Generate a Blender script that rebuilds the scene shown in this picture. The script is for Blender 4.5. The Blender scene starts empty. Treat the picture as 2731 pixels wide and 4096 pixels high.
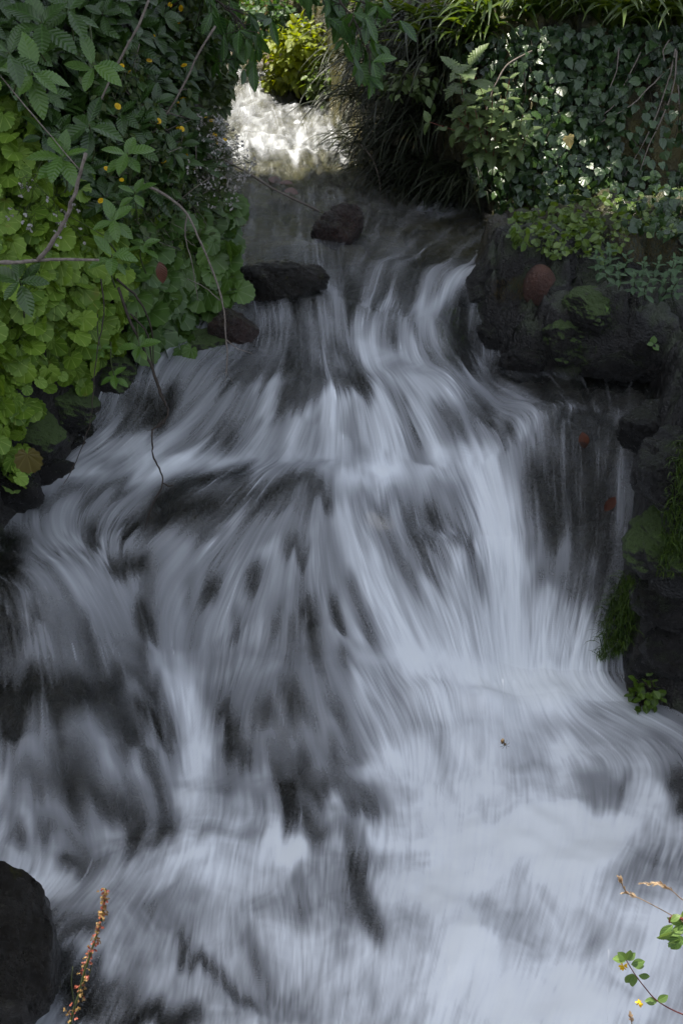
import bpy, bmesh, math, random
import numpy as np
from mathutils import Vector, Matrix

R = math.radians
scene = bpy.context.scene
COL = scene.collection

# ------------------------------------------------------------------ camera, sky, sun, exposure
CAM_Z, PITCH, LENS = 2.2, 27.0, 40.0
cd = bpy.data.cameras.new("camera")
cam = bpy.data.objects.new("camera", cd)
COL.objects.link(cam)
cam.location = (0, 0, CAM_Z)
cam.rotation_euler = (R(90 - PITCH), 0, 0)
cd.sensor_fit = 'VERTICAL'
cd.sensor_height = 36.0
cd.sensor_width = 24.0
cd.lens = LENS
cd.clip_start = 0.02
cd.clip_end = 500.0
scene.camera = cam

SUN_DIR = Vector((-0.30, 0.06, 0.95)).normalized()      # towards the sun
sun_el = math.asin(SUN_DIR.z)
sun_az = math.atan2(SUN_DIR.x, SUN_DIR.y)               # clockwise from +Y
w = bpy.data.worlds.new("World")
scene.world = w
w.use_nodes = True
nt = w.node_tree
nt.nodes.clear()
sky = nt.nodes.new("ShaderNodeTexSky")
sky.sky_type = 'NISHITA'
sky.sun_disc = False
sky.sun_elevation = sun_el
sky.sun_rotation = sun_az
sky.dust_density = 1.5
bg = nt.nodes.new("ShaderNodeBackground")
bg.inputs["Strength"].default_value = 0.15
wo = nt.nodes.new("ShaderNodeOutputWorld")
hs = nt.nodes.new("ShaderNodeHueSaturation")             # a hazy, whitish summer sky
hs.inputs["Saturation"].default_value = 0.44
nt.links.new(sky.outputs[0], hs.inputs["Color"])
nt.links.new(hs.outputs[0], bg.inputs[0])
nt.links.new(bg.outputs[0], wo.inputs[0])

sl = bpy.data.lights.new("sun", 'SUN')
sl.energy = 4.4
sl.angle = R(0.5)
sl.color = (1.0, 0.94, 0.82)
sun = bpy.data.objects.new("sun", sl)
COL.objects.link(sun)
sun.rotation_euler = SUN_DIR.to_track_quat('Z', 'Y').to_euler()
sun.location = SUN_DIR * 30

scene.view_settings.view_transform = 'Standard'
scene.view_settings.look = 'None'
scene.view_settings.exposure = 1.33
scene.view_settings.gamma = 1.0
scene.render.engine = 'CYCLES'
scene.cycles.use_denoising = True
scene.cycles.max_bounces = 8
scene.cycles.transparent_max_bounces = 24
scene.cycles.sample_clamp_indirect = 6.0
scene.cycles.caustics_reflective = False
scene.cycles.caustics_refractive = False

# ------------------------------------------------------------------ small maths
rng = np.random.default_rng(7)
CT, ST = math.cos(R(PITCH)), math.sin(R(PITCH))
FPX = 4096 * LENS / 36.0
DS = 2731 / 1568.0                     # 1568-wide reading grid of the photograph -> photo pixels


def hash2(ix, iy, seed):
    n = (ix.astype(np.int64) * 374761393 + iy.astype(np.int64) * 668265263 + seed * 974634777) & 0xFFFFFFFF
    n = ((n ^ (n >> 13)) * 1274126177) & 0xFFFFFFFF
    n = n ^ (n >> 16)
    return (n & 0xFFFFFF) / float(0xFFFFFF)


def vnoise(x, y, seed=0):
    x = np.asarray(x, float); y = np.asarray(y, float)
    ix = np.floor(x); iy = np.floor(y)
    fx = x - ix; fy = y - iy
    fx = fx * fx * (3 - 2 * fx); fy = fy * fy * (3 - 2 * fy)
    a = hash2(ix, iy, seed); b = hash2(ix + 1, iy, seed)
    c = hash2(ix, iy + 1, seed); d = hash2(ix + 1, iy + 1, seed)
    return (a * (1 - fx) + b * fx) * (1 - fy) + (c * (1 - fx) + d * fx) * fy


def fbm(x, y, seed=0, octv=4, gain=0.5):
    s = 0.0; a = 1.0; t = 0.0
    for k in range(octv):
        s = s + a * vnoise(x * 2 ** k, y * 2 ** k, seed + 17 * k)
        t += a; a *= gain
    return s / t - 0.5


def noise3(p, f, seed):
    p = p * f
    return (vnoise(p[:, 0] + 0.37 * p[:, 2], p[:, 1] - 0.61 * p[:, 2], seed)
            + vnoise(p[:, 1] + 11.3, p[:, 2] + 0.45 * p[:, 0], seed + 5)
            + vnoise(p[:, 2] - 7.1, p[:, 0] + 0.52 * p[:, 1], seed + 9)) / 3 - 0.5


def stones(x, y, f, seed):
    """Broken stones: flat tilted tops with gaps between, 0..1."""
    X = x * f; Y = y * f; ix = np.floor(X); iy = np.floor(Y)
    d1 = np.full(np.shape(X), 9.0); d2 = d1.copy(); h1 = np.zeros(np.shape(X))
    for a in (-1, 0, 1):
        for b in (-1, 0, 1):
            cx, cy = ix + a, iy + b
            fx = cx + .15 + .7 * hash2(cx, cy, seed); fy = cy + .15 + .7 * hash2(cx, cy, seed + 1)
            dd = np.abs(X - fx) ** 2.4 + np.abs(Y - fy) ** 2.4
            top = .45 + .55 * hash2(cx, cy, seed + 2) + (X - fx) * (hash2(cx, cy, seed + 3) - .5) * .9 + (Y - fy) * (hash2(cx, cy, seed + 4) - .5) * .9
            n_ = dd < d1
            d2 = np.where(n_, d1, np.minimum(d2, dd)); h1 = np.where(n_, top, h1); d1 = np.where(n_, dd, d1)
    return h1 * sstep(0, .22, d2 - d1)


def sstep(a, b, x):
    t = np.clip((x - a) / (b - a), 0, 1)
    return t * t * (3 - 2 * t)


def project(x, y, z):
    d = y * CT - (z - CAM_Z) * ST
    u = y * ST + (z - CAM_Z) * CT
    d = np.maximum(d, 0.05)
    return (1365.5 + FPX * x / d) / DS, (2048 - FPX * u / d) / DS


# ------------------------------------------------------------------ the lie of the land
PROF = np.array([(-3, -.03), (1.0, 0), (2.0, 0), (2.72, .02), (2.90, .05), (3.0, .10), (3.28, .48), (3.45, .53), (3.64, .57),
                 (3.84, .79), (4.2, .88), (4.5, .91), (4.72, .965), (5.4, .985), (6.3, 1.03), (7.2, 1.08), (8.55, 1.15),
                 (8.85, 1.30), (11, 1.34), (14, 1.5), (60, 3.0)])
_py = np.arange(-3, 60, .01)
_pz = np.interp(_py, PROF[:, 0], PROF[:, 1])
_k = np.exp(-(np.arange(-12, 13) / 5.0) ** 2); _k /= _k.sum()
_pz = np.convolve(np.pad(_pz, 12, mode='edge'), _k, mode='valid')
XL = np.array([(-5, -1.6), (1.6, -1.5), (2.2, -1.5), (3.0, -1.3), (3.3, -1.12), (3.7, -.9), (4.0, -.72), (4.4, -.5), (4.8, -.47),
               (5.4, -.53), (6.3, -.63), (7.2, -.76), (8.65, -.95), (11, -1.3), (14, -1.5), (60, -3)])
XR = np.array([(-5, 2.2), (2.3, 2.0), (2.72, 1.5), (2.85, 1.05), (2.95, .88), (3.1, .88), (3.5, 1.0), (3.8, 1.15), (4.08, 1.15),
               (4.2, .66), (4.45, .54), (4.78, .54), (4.92, .95), (5.2, .88), (5.6, .72), (6.3, .30), (7.2, .10), (8.5, -.14),
               (9.0, -.42), (9.6, -.55), (11, -.72), (14, -.9), (60, 0)])
# humps and hollows of the water over the boulders: D pixel -> world below; (x, y, rx, ry, h)
DOMES = [(-.10, 4.30, .26, .16, .05), (.22, 4.55, .17, .17, .06), (-.14, 3.40, .30, .16, .07), (-.12, 2.86, .27, .16, .11),
         (-.95, 3.0, .26, .22, .10), (-.95, 2.62, .28, .16, .10), (.72, 3.75, .2, .16, .07), (.47, 3.45, .09, .25, -.05),
         (.30, 3.32, .12, .12, -.06), (-.42, 2.9, .1, .3, -.03), (.43, 2.72, .14, .10, .05), (-.38, 2.35, .25, .10, .035),
         (-.12, 4.95, .17, .10, .03), (-.62, 2.35, .1, .1, -.03), (.05, 2.0, .4, .12, .03), (.75, 2.2, .3, .15, .03),
         (-.25, 1.72, .2, .1, .05), (.46, 2.86, .10, .05, .05), (.28, 2.88, .09, .05, .035), (.66, 2.9, .08, .05, .03), (-.40, 2.5, .08, .05, .03)]


def water_z(x, y):
    yy = y + .06 * np.sin(2.3 * x + 1.0) + .10 * fbm(x * 1.7, y * .3, 3, 3) + .10 * sstep(-.3, -1.1, x) * sstep(4.2, 3.4, y)
    z = np.interp(yy, _py, _pz)
    # the left side of the cascade comes down as one long slope
    wl = sstep(-.42, -.95, x) * sstep(3.75, 3.45, y)
    z = z * (1 - wl) + wl * np.interp(y, [1.5, 2.3, 2.6, 3.0, 3.5, 3.8], [0, .02, .10, .30, .50, .58])
    wr = sstep(.36, .60, x) * sstep(4.62, 4.40, y)          # on the right it falls early, at the foot of the ledge
    z = z * (1 - wr) + wr * np.interp(y, [1.5, 2.7, 2.9, 3.0, 3.28, 3.5, 3.7, 4.0, 4.3, 4.62], [0, .02, .05, .10, .44, .54, .62, .67, .70, .95])
    for (cx, cy, rx, ry, h) in DOMES:
        z = z + h * np.exp(-((x - cx) / rx) ** 2 - ((y - cy) / ry) ** 2)
    near = sstep(3.1, 2.5, y)
    z = z + (.018 + .03 * near) * fbm(x * 4, y * 4, 21, 3) + .012 * fbm(x * 11, y * 11, 5, 2)
    z = z + .07 * sstep(4.9, 6.0, y) * fbm(x * 7, y * 4, 44, 4)
    return z


def ground_z(x, y):
    wz = water_z(x, np.clip(y, -3, 59))
    xl = np.interp(y, XL[:, 0], XL[:, 1]) + .10 * fbm(y * 2.0, y * 0 + 3.3, 8, 3)
    xr = np.interp(y, XR[:, 0], XR[:, 1]) + .06 * fbm(y * 2.4, y * 0 + 7.7, 9, 3)
    n = fbm(x * 3.1, y * 3.1, 31, 5)
    n2 = fbm(x * 9, y * 9, 77, 4)
    inside = np.minimum(x - xl, xr - x)
    st = stones(x + .05 * n2, y + .05 * n, 6.5, 100); st2 = stones(x + .02 * n2, y * 1.0, 15, 200)
    bed = wz - .085 + (.075 * st + .022 * st2 + .03 * n2) * sstep(-.05, .05, inside)
    bed = np.where(inside > .03, np.minimum(bed, wz - .014), bed)
    dl = np.maximum(xl - x, 0)
    zl = bed + 1.25 * (1 - np.exp(-dl / .20)) + .45 * np.minimum(dl, 3) + .55 * n * sstep(0, .3, dl) + .10 * n2 * sstep(0, .15, dl) + (.11 * st + .03 * st2) * sstep(0, .06, dl)
    dr = np.maximum(x - xr, 0)
    top = np.interp(y, [2.5, 3.2, 4.0, 4.9, 5.25, 5.6, 6.2, 9, 14], [.90, .94, .86, .90, 1.06, 1.75, 1.85, 1.95, 2.2])
    zr = bed + (np.maximum(top, wz + .1) - bed) * (1 - np.exp(-dr / .055)) + .08 * np.minimum(dr, 3) * sstep(.2, 1.0, dr) \
        + .14 * n * sstep(0.02, .4, dr) + .07 * n2 * sstep(0, .1, dr) + (.10 * st + .03 * st2) * sstep(0, .05, dr)
    z = np.where(dl > 0, zl, np.where(dr > 0, zr, bed))
    ground_z.inside = inside
    far = sstep(11.5, 13.5, y)                          # the stream bends away behind a rise
    z = np.maximum(z, np.where(far > 0, 1.3 + far * 1.2 + .3 * n, -9))
    return z


def cast(px, py, fn=ground_z, t0=1.0, t1=16.0, n=420):
    """A reading-grid pixel -> the point of the land it looks at."""
    px = np.atleast_1d(np.asarray(px, float)); py = np.atleast_1d(np.asarray(py, float))
    a = (px * DS - 1365.5) / FPX; b = (2048 - py * DS) / FPX
    dx = a; dy = CT + b * ST; dz = -ST + b * CT
    t = np.linspace(t0, t1, n)[None, :]
    X = dx[:, None] * t; Y = dy[:, None] * t; Z = CAM_Z + dz[:, None] * t
    below = Z < fn(X, Y)
    k = np.where(below.any(1), below.argmax(1), n - 1)
    lo = t[0, np.maximum(k - 1, 0)]; hi = t[0, k]
    for _ in range(7):
        m = (lo + hi) / 2
        bl = CAM_Z + dz * m < fn(dx * m, dy * m)
        hi = np.where(bl, m, hi); lo = np.where(bl, lo, m)
    m = (lo + hi) / 2
    return np.stack([dx * m, dy * m, CAM_Z + dz * m], 1)


def at(px, py, dist):
    """Reading-grid pixel -> world point at y = dist."""
    a = (px * DS - 1365.5) / FPX; b = (2048 - py * DS) / FPX
    t = dist / (CT + b * ST)
    return np.array([a * t, dist, CAM_Z + (-ST + b * CT) * t])


# ------------------------------------------------------------------ objects
def tag(o, label=None, cat=None, group=None, kind=None):
    if label: o["label"] = label
    if cat: o["category"] = cat
    if group: o["group"] = group
    if kind: o["kind"] = kind
    return o


def empty(name, loc, label, cat, group=None):
    o = bpy.data.objects.new(name, None)
    COL.objects.link(o)
    o.location = tuple(float(v) for v in loc)
    o.empty_display_size = .05
    return tag(o, label, cat, group)


def mesh_obj(name, V, faces, mat, parent=None, attrs=None, smooth=True):
    """V in world space; faces = list of int arrays (k x n)."""
    V = np.asarray(V, float)
    if parent is not None:
        V = V - np.array(parent.location)
    me = bpy.data.meshes.new(name)
    me.vertices.add(len(V))
    me.vertices.foreach_set("co", V.astype(np.float32).ravel())
    loops = np.concatenate([np.asarray(f, np.int32).ravel() for f in faces])
    tot = np.concatenate([np.full(len(f), np.asarray(f).shape[1], np.int32) for f in faces])
    st = np.concatenate([[0], np.cumsum(tot)[:-1]]).astype(np.int32)
    me.loops.add(len(loops)); me.loops.foreach_set("vertex_index", loops)
    me.polygons.add(len(tot)); me.polygons.foreach_set("loop_start", st)
    me.polygons.foreach_set("use_smooth", np.full(len(tot), smooth))
    me.update(calc_edges=True)
    for k, a in (attrs or {}).items():
        a = np.asarray(a, np.float32)
        if a.ndim == 1:
            at_ = me.attributes.new(k, 'FLOAT', 'POINT'); at_.data.foreach_set("value", a)
        else:
            at_ = me.attributes.new(k, 'FLOAT_VECTOR', 'POINT'); at_.data.foreach_set("vector", a.ravel())
    me.validate()
    me.materials.append(mat)
    o = bpy.data.objects.new(name, me)
    COL.objects.link(o)
    if parent is not None: o.parent = parent
    return o


def grid_faces(nr, nc):
    i = np.arange(nr - 1)[:, None] * nc + np.arange(nc - 1)[None, :]
    return np.stack([i, i + 1, i + nc + 1, i + nc], -1).reshape(-1, 4)


# ------------------------------------------------------------------ materials
class NB:
    def __init__(s, name):
        s.m = bpy.data.materials.new(name); s.m.use_nodes = True
        s.t = s.m.node_tree; s.t.nodes.clear()
        s.out = s.n("ShaderNodeOutputMaterial")

    def n(s, typ, **kw):
        nd = s.t.nodes.new(typ)
        for k, v in kw.items(): setattr(nd, k, v)
        return nd

    def put(s, sock, v):
        if isinstance(v, bpy.types.NodeSocket): s.t.links.new(v, sock)
        elif v is not None:
            if isinstance(v, tuple) and len(v) == 3 and sock.type == 'RGBA': v = v + (1,)
            sock.default_value = v

    def attr(s, name, vec=False):
        a = s.n("ShaderNodeAttribute"); a.attribute_name = name
        return a.outputs["Vector" if vec else "Fac"]

    def math(s, op, a, b=None, c=None, clamp=False):
        m = s.n("ShaderNodeMath", operation=op); m.use_clamp = clamp
        s.put(m.inputs[0], a)
        if b is not None: s.put(m.inputs[1], b)
        if c is not None: s.put(m.inputs[2], c)
        return m.outputs[0]

    def noise(s, scale, detail=4, rough=.55, vec=None, stretch=None):
        t = s.n("ShaderNodeTexNoise")
        t.inputs["Scale"].default_value = scale; t.inputs["Detail"].default_value = detail
        t.inputs["Roughness"].default_value = rough
        if vec is None:
            vec = s.n("ShaderNodeNewGeometry").outputs["Position"]
        if stretch:
            mp = s.n("ShaderNodeMapping"); mp.inputs["Scale"].default_value = stretch
            s.put(mp.inputs[0], vec); vec = mp.outputs[0]
        s.put(t.inputs["Vector"], vec)
        return t.outputs[0]

    def ramp(s, fac, stops, interp='LINEAR'):
        r = s.n("ShaderNodeValToRGB"); r.color_ramp.interpolation = interp
        el = r.color_ramp.elements
        while len(el) < len(stops): el.new(.5)
        for e, (p, c) in zip(el, stops):
            e.position = p; e.color = (c, c, c, 1) if not isinstance(c, tuple) else c + (1,)
        s.put(r.inputs[0], fac)
        return r.outputs[0]

    def mix(s, f, a, b, blend='MIX'):
        m = s.n("ShaderNodeMix", data_type='RGBA', blend_type=blend)
        s.put(m.inputs[0], f); s.put(m.inputs[6], a); s.put(m.inputs[7], b)
        return m.outputs[2]

    def bump(s, h, strength=.3, dist=.01):
        b = s.n("ShaderNodeBump"); b.inputs["Strength"].default_value = strength
        b.inputs["Distance"].default_value = dist
        s.put(b.inputs["Height"], h)
        return b.outputs[0]

    def bsdf(s, color, rough=.5, normal=None, spec=.5, coat=0.0, sss=0.0):
        p = s.n("ShaderNodeBsdfPrincipled")
        s.put(p.inputs["Base Color"], color); s.put(p.inputs["Roughness"], rough)
        s.put(p.inputs["Specular IOR Level"], spec)
        if coat:
            p.inputs["Coat Weight"].default_value = coat; p.inputs["Coat Roughness"].default_value = .14
            if normal is not None: s.put(p.inputs["Coat Normal"], normal)
        if normal is not None: s.put(p.inputs["Normal"], normal)
        return p.outputs[0]

    def mixs(s, f, a, b):
        m = s.n("ShaderNodeMixShader"); s.put(m.inputs[0], f)
        s.t.links.new(a, m.inputs[1]); s.t.links.new(b, m.inputs[2])
        return m.outputs[0]

    def done(s, sh):
        s.t.links.new(sh, s.out.inputs[0]); return s.m


def rock_mat(name, c0, c1, moss=.35, rough=.28, mossc=(.030, .050, .010), scale=1.0, algae=False):
    b = NB(name)
    n1 = b.noise(7 * scale, 6, .62); n2 = b.noise(34 * scale, 5, .6); n3 = b.noise(130 * scale, 3, .6)
    col = b.ramp(n1, [(.32, c0), (.68, c1)])
    col = b.mix(b.math('MULTIPLY', n2, .6), col, tuple(v * .45 for v in c0))
    g = b.n("ShaderNodeNewGeometry")
    sx = b.n("ShaderNodeSeparateXYZ"); b.put(sx.inputs[0], g.outputs["Normal"])
    mk = b.math('ADD', b.math('MULTIPLY', sx.outputs[2], .35), b.noise(5 * scale, 5, .65))
    mk = b.ramp(mk, [(.72 - moss * .4, 0.0), (.86 - moss * .4, 1.0)])
    mcol = b.mix(n3, mossc, tuple(v * 2.0 for v in mossc))
    mk = b.math('MULTIPLY', mk, min(1, moss * 2.2))
    col = b.mix(mk, col, mcol)
    if algae:
        ins = b.attr("instream")
        col = b.mix(ins, col, b.mix(b.ramp(n2, [(.35, 0.0), (.65, 1.0)]), b.mix(n1, (.012, .0095, .007), (.046, .036, .026)), (.005, .004, .003)))
        #                                               # olive weed and brown pebbles on the bed of the upper stream
        sp_ = b.n("ShaderNodeSeparateXYZ"); b.put(sp_.inputs[0], g.outputs["Position"])
        am = b.math('MULTIPLY', b.ramp(b.math('MULTIPLY', sp_.outputs[1], .1), [(.46, 0.0), (.50, 1.0)]), b.ramp(b.noise(3.5, 4, .6), [(.42, .15), (.60, 1.0)]))
        col = b.mix(am, col, b.mix(n2, (.10, .10, .018), (.075, .050, .022)))
        dry = b.math('MULTIPLY', b.ramp(b.math('MULTIPLY', sp_.outputs[1], .1), [(.93, 0.0), (1.0, 1.0)]), b.ramp(sp_.outputs[2], [(.0, 0.0), (1.0, 1.0)]))
        col = b.mix(b.math('MULTIPLY', dry, .8), col, (.16, .085, .04))
    ro = b.math('ADD', b.math('MULTIPLY', mk, .5), b.math('ADD', b.math('MULTIPLY', n2, .35), rough - .14), clamp=True)
    h = b.math('ADD', b.math('MULTIPLY', n2, .7), b.math('MULTIPLY', n3, .4))
    return b.done(b.bsdf(col, ro, b.bump(h, 1.0, .03), .45, coat=.22))


M = {}
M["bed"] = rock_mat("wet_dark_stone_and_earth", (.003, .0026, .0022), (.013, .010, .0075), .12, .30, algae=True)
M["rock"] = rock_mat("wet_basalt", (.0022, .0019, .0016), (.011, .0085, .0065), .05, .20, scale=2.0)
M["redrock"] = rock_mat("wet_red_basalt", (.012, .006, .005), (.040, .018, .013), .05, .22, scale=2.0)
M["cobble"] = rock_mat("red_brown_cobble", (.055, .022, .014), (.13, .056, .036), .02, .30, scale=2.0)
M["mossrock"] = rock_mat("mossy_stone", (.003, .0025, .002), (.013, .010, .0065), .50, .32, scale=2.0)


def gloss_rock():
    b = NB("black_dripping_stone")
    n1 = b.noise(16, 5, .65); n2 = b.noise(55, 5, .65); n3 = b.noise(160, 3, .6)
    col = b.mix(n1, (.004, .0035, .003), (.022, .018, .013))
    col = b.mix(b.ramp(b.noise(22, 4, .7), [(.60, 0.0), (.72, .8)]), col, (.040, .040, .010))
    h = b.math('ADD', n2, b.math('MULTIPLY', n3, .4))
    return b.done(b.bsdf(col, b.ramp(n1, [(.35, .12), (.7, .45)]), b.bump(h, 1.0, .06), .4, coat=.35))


M["glossrock"] = gloss_rock()
# ------------------------------------------------------------------ ground: one sheet out to the horizon
def axis(dense, far, nfar):
    lo = dense[0] - np.geomspace(.05, far, nfar)[::-1]; hi = dense[-1] + np.geomspace(.05, far, nfar)
    return np.concatenate([lo, dense, hi])


gx = axis(np.arange(-2.3, 2.3, .017), 80, 26)
gy = axis(np.concatenate([np.arange(1.2, 5.2, .014), np.arange(5.2, 13, .03)]), 90, 26)
GX, GY = np.meshgrid(gx, gy)
GZ = ground_z(GX, GY)
INS = sstep(-.02, .04, ground_z.inside)
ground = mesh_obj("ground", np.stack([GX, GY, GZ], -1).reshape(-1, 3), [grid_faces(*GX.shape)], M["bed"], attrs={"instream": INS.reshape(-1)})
tag(ground, "dark wet earth and stone of the stream bed and its banks", "ground", kind="structure")

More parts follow.
